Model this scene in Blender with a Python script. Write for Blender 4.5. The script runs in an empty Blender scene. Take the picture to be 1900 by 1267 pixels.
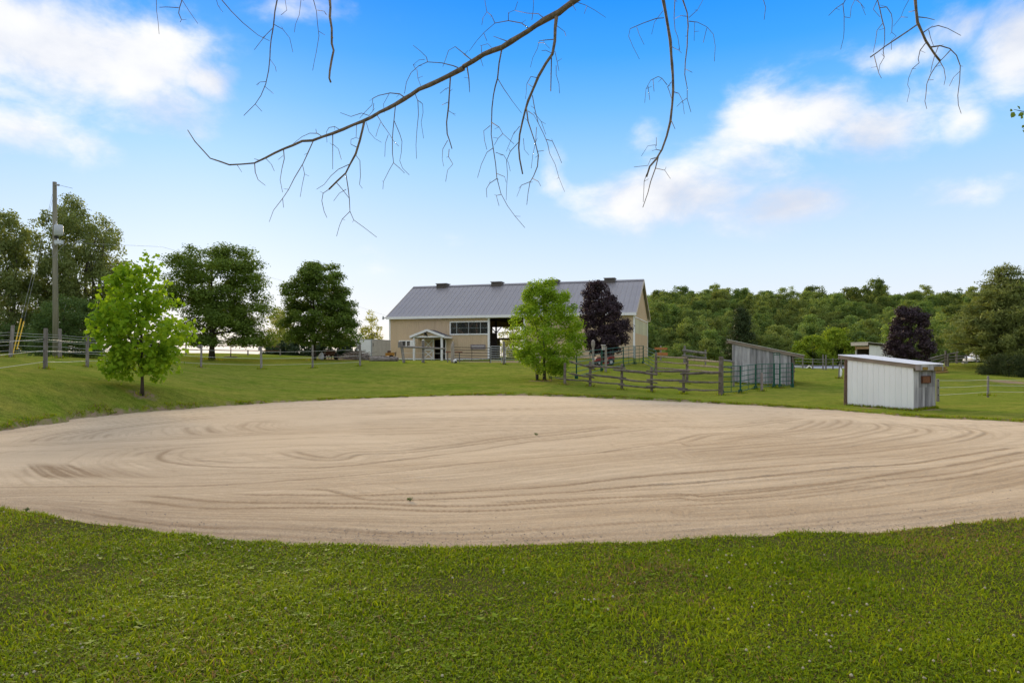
import bpy, math, random
import numpy as np
from mathutils import Vector, Matrix

# ---------------------------------------------------------------- camera, sky, sun, exposure
scene = bpy.context.scene
COL = scene.collection
CH, F, HZ = 1.9, 1267.0, 660.0          # eye height above the sand, focal length and horizon row for a 1900 px wide frame
R = math.radians

cam_d = bpy.data.cameras.new('camera')
cam_d.sensor_width = 36.0
cam_d.lens = 36.0 * F / 1900.0
cam_d.shift_y = (HZ - 633.5) / 1900.0
cam_d.clip_start, cam_d.clip_end = 0.1, 9000.0
cam = bpy.data.objects.new('camera', cam_d)
COL.objects.link(cam)
cam.location = (0, 0, CH)
cam.rotation_euler = (R(90), 0, 0)
scene.camera = cam

SUN_AZ, SUN_EL = R(-24), R(15)           # low evening sun behind the trees on the left
world = bpy.data.worlds.new('World')
scene.world = world
world.use_nodes = True
WN = world.node_tree
WN.nodes.clear()

def build_world():
    N, L = WN.nodes, WN.links
    def node(t, **k):
        n = N.new(t)
        for a, b in k.items():
            setattr(n, a, b)
        return n
    def math_(op, a, b=None, c=None, clamp=False):
        n = node('ShaderNodeMath', operation=op, use_clamp=clamp)
        for i, v in enumerate((a, b, c)):
            if v is None:
                continue
            if isinstance(v, (int, float)):
                n.inputs[i].default_value = v
            else:
                L.new(v, n.inputs[i])
        return n.outputs[0]
    def sstep(x, lo, hi):
        n = node('ShaderNodeMapRange', interpolation_type='SMOOTHSTEP')
        L.new(x, n.inputs[0])
        n.inputs[1].default_value = lo
        n.inputs[2].default_value = hi
        return n.outputs[0]
    def mix(f, a, b):
        n = node('ShaderNodeMix', data_type='RGBA')
        if isinstance(f, (int, float)):
            n.inputs[0].default_value = f
        else:
            L.new(f, n.inputs[0])
        for s, v in ((6, a), (7, b)):
            if isinstance(v, tuple):
                n.inputs[s].default_value = (*v, 1)
            else:
                L.new(v, n.inputs[s])
        return n.outputs[2]
    tc = node('ShaderNodeTexCoord')
    sep = node('ShaderNodeSeparateXYZ')
    L.new(tc.outputs['Generated'], sep.inputs[0])
    X, Y, Z = sep.outputs
    az = math_('ARCTAN2', X, Y)
    el = math_('ARCSINE', Z)
    ramp = node('ShaderNodeValToRGB')
    cr = ramp.color_ramp
    stops = [(0.0, (.88, .80, .70)), (.05, (.72, .75, .79)), (.117, (.60, .71, .83)), (.2, (.43, .615, .86)), (.27, (.285, .54, .87)),
             (.34, (.135, .425, .87)), (.40, (.045, .325, .86)), (.46, (.014, .255, .85)), (1.0, (.03, .21, .70))]
    while len(cr.elements) > 1:
        cr.elements.remove(cr.elements[-1])
    cr.elements[0].position = stops[0][0]
    cr.elements[0].color = (*stops[0][1], 1)
    for p, c in stops[1:]:
        e = cr.elements.new(p)
        e.color = (*c, 1)
    L.new(Z, ramp.inputs[0])
    sky = node('ShaderNodeTexSky', sky_type='NISHITA', sun_disc=False)
    sky.sun_elevation = SUN_EL
    sky.sun_rotation = SUN_AZ
    sky.air_density, sky.dust_density, sky.ozone_density = 1.0, 2.0, 1.0
    nis = node('ShaderNodeVectorMath', operation='SCALE')
    L.new(sky.outputs[0], nis.inputs[0])
    nis.inputs[3].default_value = 0.10
    base = mix(0.02, ramp.outputs[0], nis.outputs[0])
    # clouds: the banks that stand in view, then denser unseen cover added elsewhere to brighten the light
    sc = node('ShaderNodeVectorMath', operation='MULTIPLY')
    L.new(tc.outputs['Generated'], sc.inputs[0])
    sc.inputs[1].default_value = (1.0, 1.0, 1.7)
    def noise(scale, detail, rough, dist=0.0, off=0.0):
        n = node('ShaderNodeTexNoise')
        n.inputs['Scale'].default_value = scale
        n.inputs['Detail'].default_value = detail
        n.inputs['Roughness'].default_value = rough
        n.inputs['Distortion'].default_value = dist
        if off:
            a = node('ShaderNodeVectorMath', operation='ADD')
            L.new(sc.outputs[0], a.inputs[0])
            a.inputs[1].default_value = (off, off * .7, off * .3)
            L.new(a.outputs[0], n.inputs['Vector'])
        else:
            L.new(sc.outputs[0], n.inputs['Vector'])
        return n.outputs[0]
    fine = noise(6.5, 10, .60, .2)
    soft = noise(3.2, 4, .5, .0, 7.3)
    blobs = [(110, 90, 270, 125, 1.15), (-40, 40, 220, 120, 1.1), (230, 120, 150, 95, 1.05), (290, 190, 110, 70, .85), (200, 200, 120, 60, .55), (385, 150, 70, 40, .8), (40, 240, 150, 62, .95), (150, 265, 70, 45, .7), (-60, 250, 110, 60, .9),
             (560, 10, 120, 40, .62), (1440, 215, 110, 70, 1.05), (1530, 210, 120, 75, 1.05), (1600, 240, 110, 70, 1.0), (1390, 300, 140, 65, .72), (1260, 362, 180, 64, 1.1),
             (1470, 375, 140, 50, 1.0), (1120, 365, 50, 45, .5), (1650, 110, 110, 40, .8), (1720, 165, 110, 60, .42), (1780, 50, 70, 50, .6), (1890, 80, 80, 100, .95), (1785, 215, 60, 55, .42), (1800, 360, 120, 35, .6),
             (1030, 320, 34, 50, .5), (800, 450, 120, 24, .3), (700, 475, 60, 40, .35), (1200, 250, 40, 40, .4)]
    acc = None
    for (px, py, rx, ry, w) in blobs:
        a0 = math.atan((px - 950) / F)
        e0 = math.atan((HZ - py) * math.cos(a0) / F)
        k = math.cos(a0) ** 1.6
        du = math_('MULTIPLY', math_('SUBTRACT', az, a0), F / (rx * k))
        dv = math_('MULTIPLY', math_('SUBTRACT', el, e0), F / (ry * k))
        r2 = math_('ADD', math_('MULTIPLY', du, du), math_('MULTIPLY', dv, dv))
        b = math_('MULTIPLY', math_('POWER', 2.718, math_('MULTIPLY', r2, -1.0)), w)
        acc = b if acc is None else math_('MAXIMUM', acc, b)
    out_az = sstep(math_('ABSOLUTE', az), .72, 1.0)
    out_el = sstep(el, .50, .75)
    outside = math_('MAXIMUM', out_az, out_el)
    broad = noise(1.6, 3, .5, 0, 3.1)
    gen = math_('MULTIPLY', math_('MULTIPLY', sstep(broad, .30, .46), 1.2), outside)
    gen = math_('MULTIPLY', gen, sstep(el, .06, .22))
    acc = math_('MAXIMUM', acc, gen)
    den = math_('ADD', acc, math_('MULTIPLY', math_('SUBTRACT', fine, .5), 2.1))
    den = math_('ADD', den, math_('MULTIPLY', math_('SUBTRACT', soft, .5), .5))
    den = math_('MULTIPLY', sstep(den, .16, .98), sstep(acc, .02, .28))
    shade = sstep(math_('ADD', soft, math_('MULTIPLY', math_('SUBTRACT', fine, .5), .5)), .34, .62)
    ccol = mix(shade, (.56, .60, .70), (.835, .83, .83))
    col = mix(math_('MULTIPLY', den, .96), base, ccol)
    bg = node('ShaderNodeBackground')
    bg.inputs[1].default_value = 1.0
    L.new(col, bg.inputs[0])
    o = node('ShaderNodeOutputWorld')
    L.new(bg.outputs[0], o.inputs[0])
build_world()

sun_d = bpy.data.lights.new('sun', 'SUN')
sun_d.energy = 4.2
sun_d.angle = R(22)
sun_d.color = (1.0, .79, .50)
sun = bpy.data.objects.new('sun', sun_d)
COL.objects.link(sun)
sdir = Vector((math.sin(SUN_AZ) * math.cos(SUN_EL), math.cos(SUN_AZ) * math.cos(SUN_EL), math.sin(SUN_EL)))
sun.rotation_euler = (-sdir).to_track_quat('-Z', 'Y').to_euler()
sun.location = (-40, 60, 40)

vs = scene.view_settings
vs.view_transform = 'Standard'
vs.look = 'None'
vs.exposure = 0.32
vs.gamma = 1.0
vs.use_curve_mapping = False
scene.cycles.max_bounces = 6
scene.cycles.transparent_max_bounces = 8

# ---------------------------------------------------------------- helpers
rng = np.random.default_rng(7)
random.seed(7)

def wx(px, d):
    return (px - 950) / F * d
def wz(py, d):
    return CH - (py - HZ) / F * d
def W(px, py, d):
    return Vector((wx(px, d), d, wz(py, d)))

def tag(o, label=None, cat=None, group=None, kind=None):
    if label: o['label'] = label
    if cat: o['category'] = cat
    if group: o['group'] = group
    if kind: o['kind'] = kind
    return o

MATS = {}
INV = {}
def thing(name, label, cat, loc=(0, 0, 0), rz=0.0, group=None):
    o = bpy.data.objects.new(name, None)
    COL.objects.link(o)
    o.empty_display_size = .3
    o.location = loc
    o.rotation_euler = (0, 0, rz)
    INV[o.name] = (Matrix.Translation(Vector(loc)) @ Matrix.Rotation(rz, 4, 'Z')).inverted()
    return tag(o, label, cat, group)

def np_mesh(name, V, faces, smooth=False, attrs=None):
    """V (n,3); faces (m,k) int array or list of such arrays"""
    if not isinstance(faces, (list, tuple)):
        faces = [faces]
    V = np.ascontiguousarray(V, dtype=np.float32)
    me = bpy.data.meshes.new(name)
    me.vertices.add(len(V))
    me.vertices.foreach_set('co', V.ravel())
    tot = sum(f.size for f in faces)
    me.loops.add(tot)
    me.loops.foreach_set('vertex_index', np.concatenate([f.ravel() for f in faces]).astype(np.int32))
    counts = np.concatenate([np.full(len(f), f.shape[1]) for f in faces])
    me.polygons.add(len(counts))
    me.polygons.foreach_set('loop_start', np.concatenate([[0], np.cumsum(counts)[:-1]]).astype(np.int32))
    if smooth:
        me.polygons.foreach_set('use_smooth', np.ones(len(counts), dtype=bool))
    for k, a in (attrs or {}).items():
        at = me.attributes.new(k, 'FLOAT', 'POINT')
        at.data.foreach_set('value', np.ascontiguousarray(a, dtype=np.float32))
    me.update(calc_edges=True)
    return me

def link(name, me, mat, parent=None):
    if mat and not me.materials:
        me.materials.append(mat)
    o = bpy.data.objects.new(name, me)
    COL.objects.link(o)
    if parent:
        o.parent = parent
    return o

class MB:
    def __init__(s):
        s.v, s.f = [], []
    def add(s, vs_, fs):
        b = len(s.v)
        s.v += [tuple(p) for p in vs_]
        s.f += [[i + b for i in f] for f in fs]
        return s
    def box(s, c, size, rz=0.0, rx=0.0, ry=0.0):
        m = Matrix.Translation(Vector(c)) @ Matrix.Rotation(rz, 4, 'Z') @ Matrix.Rotation(ry, 4, 'Y') @ Matrix.Rotation(rx, 4, 'X')
        a, b, e = size[0] / 2, size[1] / 2, size[2] / 2
        p = [m @ Vector((x, y, z)) for x in (-a, a) for y in (-b, b) for z in (-e, e)]
        return s.add(p, [(0, 1, 3, 2), (4, 6, 7, 5), (0, 4, 5, 1), (2, 3, 7, 6), (0, 2, 6, 4), (1, 5, 7, 3)])
    def bb(s, x0, x1, y0, y1, z0, z1):
        return s.box(((x0 + x1) / 2, (y0 + y1) / 2, (z0 + z1) / 2), (abs(x1 - x0), abs(y1 - y0), abs(z1 - z0)))
    def bar(s, p, q, w, h, up=(0, 0, 1)):
        p, q = Vector(p), Vector(q)
        d = (q - p).normalized()
        u = Vector(up)
        if abs(d.dot(u)) > .98: u = Vector((0, 1, 0))
        a = d.cross(u).normalized() * (w / 2)
        b = a.cross(d).normalized() * (h / 2)
        P = [p - a - b, p + a - b, p + a + b, p - a + b, q - a - b, q + a - b, q + a + b, q - a + b]
        return s.add(P, [(0, 3, 2, 1), (4, 5, 6, 7), (0, 1, 5, 4), (1, 2, 6, 5), (2, 3, 7, 6), (3, 0, 4, 7)])
    def tube(s, pts, rad, n=6, cap=True):
        pts = [Vector(p) for p in pts]
        if not hasattr(rad, '__len__'):
            rad = [rad] * len(pts)
        vv, ff = [], []
        prev = None
        for i, p in enumerate(pts):
            d = (pts[min(i + 1, len(pts) - 1)] - pts[max(i - 1, 0)])
            d = d.normalized() if d.length > 1e-9 else Vector((0, 0, 1))
            if prev is None:
                a = d.cross(Vector((0, 0, 1)))
                if a.length < .05: a = d.cross(Vector((1, 0, 0)))
            else:
                a = prev - d * prev.dot(d)
                if a.length < 1e-6: a = d.cross(Vector((1, 0, 0)))
            a.normalize()
            prev = a
            b = d.cross(a)
            for k in range(n):
                t = 2 * math.pi * k / n
                vv.append(p + (a * math.cos(t) + b * math.sin(t)) * rad[i])
        for i in range(len(pts) - 1):
            for k in range(n):
                k2 = (k + 1) % n
                ff.append((i * n + k, i * n + k2, (i + 1) * n + k2, (i + 1) * n + k))
        if cap:
            ff.append(tuple(range(n))[::-1])
            ff.append(tuple((len(pts) - 1) * n + k for k in range(n)))
        return s.add(vv, ff)
    def prism(s, poly, y0, y1):
        """poly: list of (x, z), extruded along y"""
        n = len(poly)
        vv = [(x, y0, z) for x, z in poly] + [(x, y1, z) for x, z in poly]
        ff = [tuple(range(n)), tuple(range(2 * n - 1, n - 1, -1))]
        for i in range(n):
            j = (i + 1) % n
            ff.append((i, i + n, j + n, j))
        return s.add(vv, ff)
    def mesh(s, name, smooth=False):
        me = bpy.data.meshes.new(name)
        me.from_pydata(s.v, [], s.f)
        if smooth:
            me.polygons.foreach_set('use_smooth', [True] * len(me.polygons))
        me.update()
        return me
    def build(s, name, mat, parent=None, world=True, smooth=False):
        """world=True: vertices are given in world space and stored relative to the parent"""
        if parent is not None and world:
            m = INV[parent.name]
            s.v = [tuple(m @ Vector(p)) for p in s.v]
        return link(name, s.mesh(name, smooth), mat, parent)

# ---------------------------------------------------------------- materials
def mat_new(name):
    m = bpy.data.materials.new(name)
    m.use_nodes = True
    nt = m.node_tree
    bs = nt.nodes['Principled BSDF']
    return m, nt, bs, nt.nodes['Material Output']

def M(name, c1, c2=None, scale=4.0, rough=.8, bump=0.0, bscale=40.0, stretch=(1, 1, 1), metal=0.0, spec=.3, lo=.35, hi=.65, fine=.25):
    if name in MATS: return MATS[name]
    m, nt, bs, out = mat_new(name)
    N, L = nt.nodes, nt.links
    tc = N.new('ShaderNodeTexCoord')
    mp = N.new('ShaderNodeMapping')
    mp.inputs['Scale'].default_value = stretch
    L.new(tc.outputs['Object'], mp.inputs[0])
    no = N.new('ShaderNodeTexNoise')
    no.inputs['Scale'].default_value = scale
    no.inputs['Detail'].default_value = 8
    no.inputs['Roughness'].default_value = .6
    L.new(mp.outputs[0], no.inputs['Vector'])
    mr = N.new('ShaderNodeMapRange')
    mr.inputs[1].default_value = lo
    mr.inputs[2].default_value = hi
    L.new(no.outputs[0], mr.inputs[0])
    mx = N.new('ShaderNodeMix'); mx.data_type = 'RGBA'
    L.new(mr.outputs[0], mx.inputs[0])
    mx.inputs[6].default_value = (*c1, 1)
    mx.inputs[7].default_value = (*(c2 or tuple(x * .8 for x in c1)), 1)
    oi = N.new('ShaderNodeObjectInfo')
    hs = N.new('ShaderNodeHueSaturation')
    ma = N.new('ShaderNodeMath'); ma.operation = 'MULTIPLY_ADD'
    ma.inputs[1].default_value = fine
    ma.inputs[2].default_value = 1 - fine / 2
    L.new(oi.outputs['Random'], ma.inputs[0])
    L.new(ma.outputs[0], hs.inputs['Value'])
    L.new(mx.outputs[2], hs.inputs['Color'])
    L.new(hs.outputs[0], bs.inputs['Base Color'])
    bs.inputs['Roughness'].default_value = rough
    bs.inputs['Metallic'].default_value = metal
    bs.inputs['Specular IOR Level'].default_value = spec
    if bump:
        n2 = N.new('ShaderNodeTexNoise')
        n2.inputs['Scale'].default_value = bscale
        n2.inputs['Detail'].default_value = 5
        L.new(mp.outputs[0], n2.inputs['Vector'])
        bp = N.new('ShaderNodeBump')
        bp.inputs['Strength'].default_value = bump
        bp.inputs['Distance'].default_value = .02
        L.new(n2.outputs[0], bp.inputs['Height'])
        L.new(bp.outputs[0], bs.inputs['Normal'])
    MATS[name] = m
    return m

def leafmat(name, dark, light, trans=.35, gloss=.04, rnd=.0, tc=(1.25, 1.15, .55), dead=None):
    m, nt, bs, out = mat_new(name)
    N, L = nt.nodes, nt.links
    at = N.new('ShaderNodeAttribute'); at.attribute_name = 'tint'
    mx = N.new('ShaderNodeMix'); mx.data_type = 'RGBA'
    L.new(at.outputs['Fac'], mx.inputs[0])
    mx.inputs[6].default_value = (*dark, 1)
    mx.inputs[7].default_value = (*light, 1)
    col = mx.outputs[2]
    if dead:
        da = N.new('ShaderNodeAttribute'); da.attribute_name = 'dead'
        dm = N.new('ShaderNodeMix'); dm.data_type = 'RGBA'
        L.new(da.outputs['Fac'], dm.inputs[0]); L.new(col, dm.inputs[6]); dm.inputs[7].default_value = (*dead, 1)
        col = dm.outputs[2]
    if rnd:
        oi = N.new('ShaderNodeObjectInfo')
        hs = N.new('ShaderNodeHueSaturation')
        a = N.new('ShaderNodeMapRange')
        a.inputs[3].default_value = 1 - rnd; a.inputs[4].default_value = 1 + rnd
        L.new(oi.outputs['Random'], a.inputs[0]); L.new(a.outputs[0], hs.inputs['Value'])
        wn = N.new('ShaderNodeTexWhiteNoise'); wn.noise_dimensions = '1D'
        L.new(oi.outputs['Random'], wn.inputs['W'])
        b = N.new('ShaderNodeMapRange')
        b.inputs[3].default_value = .478; b.inputs[4].default_value = .515
        L.new(wn.outputs['Value'], b.inputs[0]); L.new(b.outputs[0], hs.inputs['Hue'])
        L.new(col, hs.inputs['Color'])
        col = hs.outputs[0]
    L.new(col, bs.inputs['Base Color'])
    bs.inputs['Roughness'].default_value = .55
    bs.inputs['Specular IOR Level'].default_value = gloss
    tr = N.new('ShaderNodeBsdfTranslucent')
    ml = N.new('ShaderNodeMix'); ml.data_type = 'RGBA'; ml.blend_type = 'MULTIPLY'
    ml.inputs[0].default_value = 1
    L.new(col, ml.inputs[6]); ml.inputs[7].default_value = (*tc, 1)
    L.new(ml.outputs[2], tr.inputs[0])
    ms = N.new('ShaderNodeMixShader'); ms.inputs[0].default_value = trans
    L.new(bs.outputs[0], ms.inputs[1]); L.new(tr.outputs[0], ms.inputs[2])
    L.new(ms.outputs[0], out.inputs[0])
    MATS[name] = m
    return m

wood_grey = M('weathered_wood', (.28, .255, .235), (.15, .135, .125), 6, .9, .6, 30, (1, 1, .25))
rail_wood = M('split_rail_wood', (.205, .175, .145), (.09, .075, .06), 5, .95, .8, 25)
post_wood = M('post_wood', (.27, .245, .23), (.16, .145, .135), 8, .9, .5, 30, (1, 1, .2))
plank_grey = M('grey_planks', (.47, .455, .46), (.21, .205, .215), 6, .92, .5, 40, (1, 1, .10), fine=.7)
plank_tan = M('bare_planks', (.30, .24, .19), (.18, .14, .11), 5, .92, .4, 40, (.3, 1, 1))
bark = M('bark', (.085, .07, .055), (.04, .034, .028), 9, .95, .9, 25, (1, 1, .35))
bark_grey = M('pale_bark', (.14, .125, .11), (.06, .052, .045), 12, .95, .9, 30, (1, 1, .35))
white_paint = M('white_paint', (.86, .86, .85), (.80, .80, .79), 3, .5, fine=.05)
tan_steel = M('tan_steel_siding', (.62, .475, .315), (.57, .44, .29), .8, .55, fine=.05)
roof_steel = M('grey_steel_roof', (.30, .29, .30), (.26, .25, .26), .6, .42, metal=.25, spec=.5, fine=.08)
dark_roof = M('charcoal_shingle', (.10, .10, .115), (.07, .07, .08), 10, .85, .4, 60)
white_steel = M('white_steel_siding', (.88, .88, .87), (.84, .84, .83), 1.6, .45, stretch=(1, 1, .3), fine=.05)
vent_mat = M('brown_vent', (.10, .085, .075), (.08, .07, .062), 5, .6)
galv = M('galvanised_pipe', (.42, .44, .45), (.34, .36, .37), 8, .4, metal=.4)
pipe_brown = M('brown_pipe', (.055, .042, .036), (.04, .03, .026), 8, .6)
green_paint = M('green_pipe_paint', (.012, .10, .062), (.01, .075, .05), 8, .45)
wire_mat = M('fence_tape', (.78, .78, .72), (.62, .62, .56), 20, .6)
wire_dark = M('steel_wire', (.30, .31, .33), (.24, .25, .27), 20, .5)
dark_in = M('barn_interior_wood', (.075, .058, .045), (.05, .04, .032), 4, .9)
brace_wood = M('fresh_timber', (.36, .19, .11), (.27, .14, .085), 4, .8, .3, 40)
black_mat = M('black_plastic', (.015, .015, .016), (.012, .012, .012), 5, .5)
rubber = M('tyre_rubber', (.022, .021, .02), (.035, .032, .03), 12, .9)
red_paint = M('red_machine_paint', (.22, .02, .018), (.16, .015, .014), 6, .35, spec=.5)
rust = M('rusty_steel', (.16, .075, .042), (.08, .045, .03), 7, .9, .5, 40)
yellow_paint = M('yellow_plastic', (.72, .47, .045), (.64, .41, .04), 5, .5)
moss_yellow = M('mossy_yellow_wood', (.30, .19, .03), (.17, .115, .03), 12, .9, .4, 40)
sign_brown = M('brown_carved_board', (.20, .075, .028), (.10, .036, .015), 22, .7, .8, 45, (1, 1, 1))
orange_wood = M('orange_stained_wood', (.50, .20, .065), (.38, .15, .05), 6, .7)
log_grey = M('old_log', (.30, .27, .245), (.14, .12, .105), 7, .95, .9, 18, (.4, 1, 1))
grey_metal = M('grey_metal', (.42, .43, .44), (.36, .37, .38), 6, .5, metal=.2)
pole_wood = M('treated_pole_wood', (.235, .225, .17), (.15, .145, .11), 7, .9, .5, 30, (1, 1, .08))
earth = M('bare_earth', (.15, .10, .065), (.09, .062, .042), 6, .95, .8, 40)
# ---------------------------------------------------------------- terrain
CP = [(85, 684, 25), (20, 661, 31), (110, 664, 33), (162, 682, 30.5), (0, 690, 21.5), (0, 740, 19), (-300, 700, 18.5), (-300, 690, 25), (265, 720, 24),
      (150, 737, 21), (277, 676, 36), (373, 683, 42), (430, 722, 31), (101, 663, 37), (-250, 668, 36), (60, 657, 48), (200, 660, 48), (-200, 650, 55),
      (485, 685, 44), (580, 683, 45), (668, 678, 46), (747, 673, 50), (785, 671, 54), (840, 672, 54), (935, 676, 50), (393, 668, 52), (583, 668, 58),
      (450, 659, 62), (330, 658, 62), (560, 661, 64), (430, 655, 70), (650, 666, 66), (560, 702, 37),
      (724, 667.5, 78), (1176, 665, 70), (900, 668, 74), (1201, 662, 83), (850, 666, 84), (1000, 667, 70),
      (700, 715, 36), (850, 708, 38.5), (1010, 705, 38), (1048, 713, 35.5), (1120, 672, 60), (1060, 690, 46),
      (1153, 724, 34), (1209, 728, 34), (1268, 731, 33), (1337, 734, 33), (1373, 730, 34), (1401, 723, 37), (1440, 719, 39), (1359, 709, 41.3), (1470, 716, 40),
      (1556, 702, 45), (1527, 686, 68), (1490, 684, 68), (1250, 668, 62), (1300, 666, 66), (1220, 688, 48), (1420, 686, 60),
      (1833, 737, 33), (1833, 706, 45), (1850, 676, 60), (1900, 700, 48), (1780, 673, 62), (1700, 700, 46), (1620, 690, 58), (1950, 740, 30), (2200, 760, 30), (2300, 700, 50), (2100, 672, 62), (1650, 676, 70), (1780, 671, 72)]
cps = [(wx(a, d), d, wz(b, d)) for a, b, d in CP]
cps += [(x, y, -.01) for x, y in ((0, 20), (8, 20), (-8, 20), (0, 12), (0, 27), (8, 13), (-8, 13), (8, 26), (-6, 26), (12.5, 20), (-11, 18), (0, 8), (0, 31.5), (4, 29), (-5, 29))]
cps += [(12.72, 25.9, 0.01), (14.01, 23.83, 0.0), (15.24, 24.56, 0.02), (13, 28.5, .1)]
cps += [(x, y, .06) for x, y in ((0, 4), (4, 4), (-4, 4), (0, 0), (9, 3), (-9, 3), (0, -8), (12, 6), (-9, 6), (20, 0), (-20, 0), (0, -25), (4, 6.3), (-4, 6.3))]
cps += [(18, 17, .0), (25, 20, .0), (-20, 10, .7), (-15.2, 16, .65)]
cps = np.array(cps)
def _tps():
    P = cps[:, :2]
    n = len(P)
    r2 = ((P[:, None] - P[None]) ** 2).sum(-1)
    K = .5 * r2 * np.log(r2 + 1e-9)
    K += np.eye(n) * 6.0
    A = np.zeros((n + 3, n + 3))
    A[:n, :n] = K
    A[:n, n] = 1; A[:n, n + 1:] = P
    A[n, :n] = 1; A[n + 1:, :n] = P.T
    b = np.concatenate([cps[:, 2], np.zeros(3)])
    return np.linalg.solve(A, b)
TPS = _tps()
def sst(x, a, b):
    t = np.clip((x - a) / (b - a), 0, 1)
    return t * t * (3 - 2 * t)
def vnoise(x, y, s, seed=0):
    """smooth value noise, vectorised"""
    x = x * s + seed * 17.3; y = y * s + seed * 9.1
    xi, yi = np.floor(x), np.floor(y)
    fx, fy = x - xi, y - yi
    fx = fx * fx * (3 - 2 * fx); fy = fy * fy * (3 - 2 * fy)
    def h(a, b):
        v = np.sin(a * 127.1 + b * 311.7 + seed * 74.7) * 43758.5453
        return v - np.floor(v)
    return (h(xi, yi) * (1 - fx) + h(xi + 1, yi) * fx) * (1 - fy) + (h(xi, yi + 1) * (1 - fx) + h(xi + 1, yi + 1) * fx) * fy
def ground_np(x, y):
    x = np.asarray(x, float); y = np.asarray(y, float)
    sh = x.shape
    x = x.ravel(); y = y.ravel()
    d = np.hypot(x, y)
    k = np.minimum(1, 95 / np.maximum(d, 1e-6))
    qx, qy = x * k, y * k
    z = TPS[-3] + TPS[-2] * qx + TPS[-1] * qy
    for i in range(len(cps)):
        r2 = (qx - cps[i, 0]) ** 2 + (qy - cps[i, 1]) ** 2
        z += TPS[i] * .5 * r2 * np.log(r2 + 1e-9)
    z = np.clip(z, -.5, 2.6)
    sdr = ring_sd(x, y)
    z = np.where(sdr < 1.6, .06 + (z - .06) * np.clip(sdr / 1.6, 0, 1) ** .7, z)
    az = np.arctan2(x, np.maximum(y, 1e-3))
    hill = sst(az, R(1), R(13))
    far = -3.0 + hill * (sst(d, 122, 235) * 15.5 * (1 + .12 * np.sin(az * 9))) - sst(d, 260, 600) * hill * 10
    far = np.where(y < 0, -.5, far)
    w = sst(d, 74, 112)
    w = np.where((az > R(-12)) & (az < R(12)), sst(d, 90, 122), w)
    return (z * (1 - w) + far * w).reshape(sh)
def G(x, y):
    return float(ground_np(np.array([x]), np.array([y]))[0])
def GP(px, d, dz=0.0):
    x = wx(px, d)
    return Vector((x, d, G(x, d) + dz))

# outline of the sand ring, read off the photograph and laid out on the ground
ring_px = [(0, 800), (90, 786), (200, 771), (400, 755), (600, 743), (800, 736), (960, 733.5), (1150, 740), (1300, 747), (1500, 759), (1600, 766), (1750, 776), (1900, 785)]
ring = [(wx(a, CH * F / (b - HZ)), CH * F / (b - HZ)) for a, b in ring_px]
ring += [(15.2, 16), (13.9, 13), (10.5, 10.2), (6.1, 8.0), (3.4, 7.15), (1.6, 6.75), (0, 6.6), (-1.6, 6.63), (-3.0, 6.95), (-4.6, 7.5), (-6.3, 8.3), (-9.5, 10), (-12.3, 12.5), (-13.4, 15)]
ring = np.array(ring)
def _smooth_ring(P, n=14):
    out = []
    m = len(P)
    for i in range(m):
        p0, p1, p2, p3 = P[i - 1], P[i], P[(i + 1) % m], P[(i + 2) % m]
        for t in np.arange(n) / n:
            out.append(.5 * ((2 * p1) + (-p0 + p2) * t + (2 * p0 - 5 * p1 + 4 * p2 - p3) * t * t + (-p0 + 3 * p1 - 3 * p2 + p3) * t ** 3))
    return np.array(out)
RING = _smooth_ring(ring)
RC = np.array([.5, 19.5])
_a = np.arctan2(RING[:, 0] - RC[0], RING[:, 1] - RC[1])
_r = np.hypot(RING[:, 0] - RC[0], RING[:, 1] - RC[1])
_o = np.argsort(_a)
_a, _r = _a[_o], _r[_o]
def ring_sd(x, y):
    """signed distance-like: negative inside the sand"""
    a = np.arctan2(x - RC[0], y - RC[1])
    r = np.interp(a, np.concatenate([_a - 2 * np.pi, _a, _a + 2 * np.pi]), np.concatenate([_r, _r, _r]))
    wob = ((vnoise(x, y, 1.1, 3) - .5) * .32 + (vnoise(x, y, 4.0, 5) - .5) * .28) * (.4 + .9 * sst(y, 8, 14))
    return np.hypot(x - RC[0], y - RC[1]) - r + wob

DIRT = [(wx(265, 24), 24, .45), (wx(1010, 38), 38, .6), (wx(997, 38), 38, .5), (wx(373, 42), 42, .5), (wx(1870, 44), 44, 1.3), (wx(940, 58), 59, 4.5), (wx(1000, 60), 62, 4),
        (wx(393, 52), 52, .9), (wx(583, 58), 58, .9), (wx(640, 62), 62, 3.0), (13.2, 25.0, .5), (14.6, 24.2, .5), (wx(1527, 68), 68, .8)]
def lawn_z(X, Y, Z=None, sd=None):
    Z = ground_np(X, Y) if Z is None else Z
    sd = ring_sd(X, Y) if sd is None else sd
    Dd = np.hypot(X, Y)
    near = 1 - sst(Dd, 60, 90)
    Z = Z + near * ((vnoise(X, Y, .35, 1) - .5) * .07 + (vnoise(X, Y, 1.7, 2) - .5) * .025)
    Z = Z + .03 * np.exp(-np.abs(sd) * 1.5)
    lip = sst(sd, -.10, .12)
    return np.where(sd < .12, Z * lip + (1 - lip) * -.14, Z)
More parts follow.
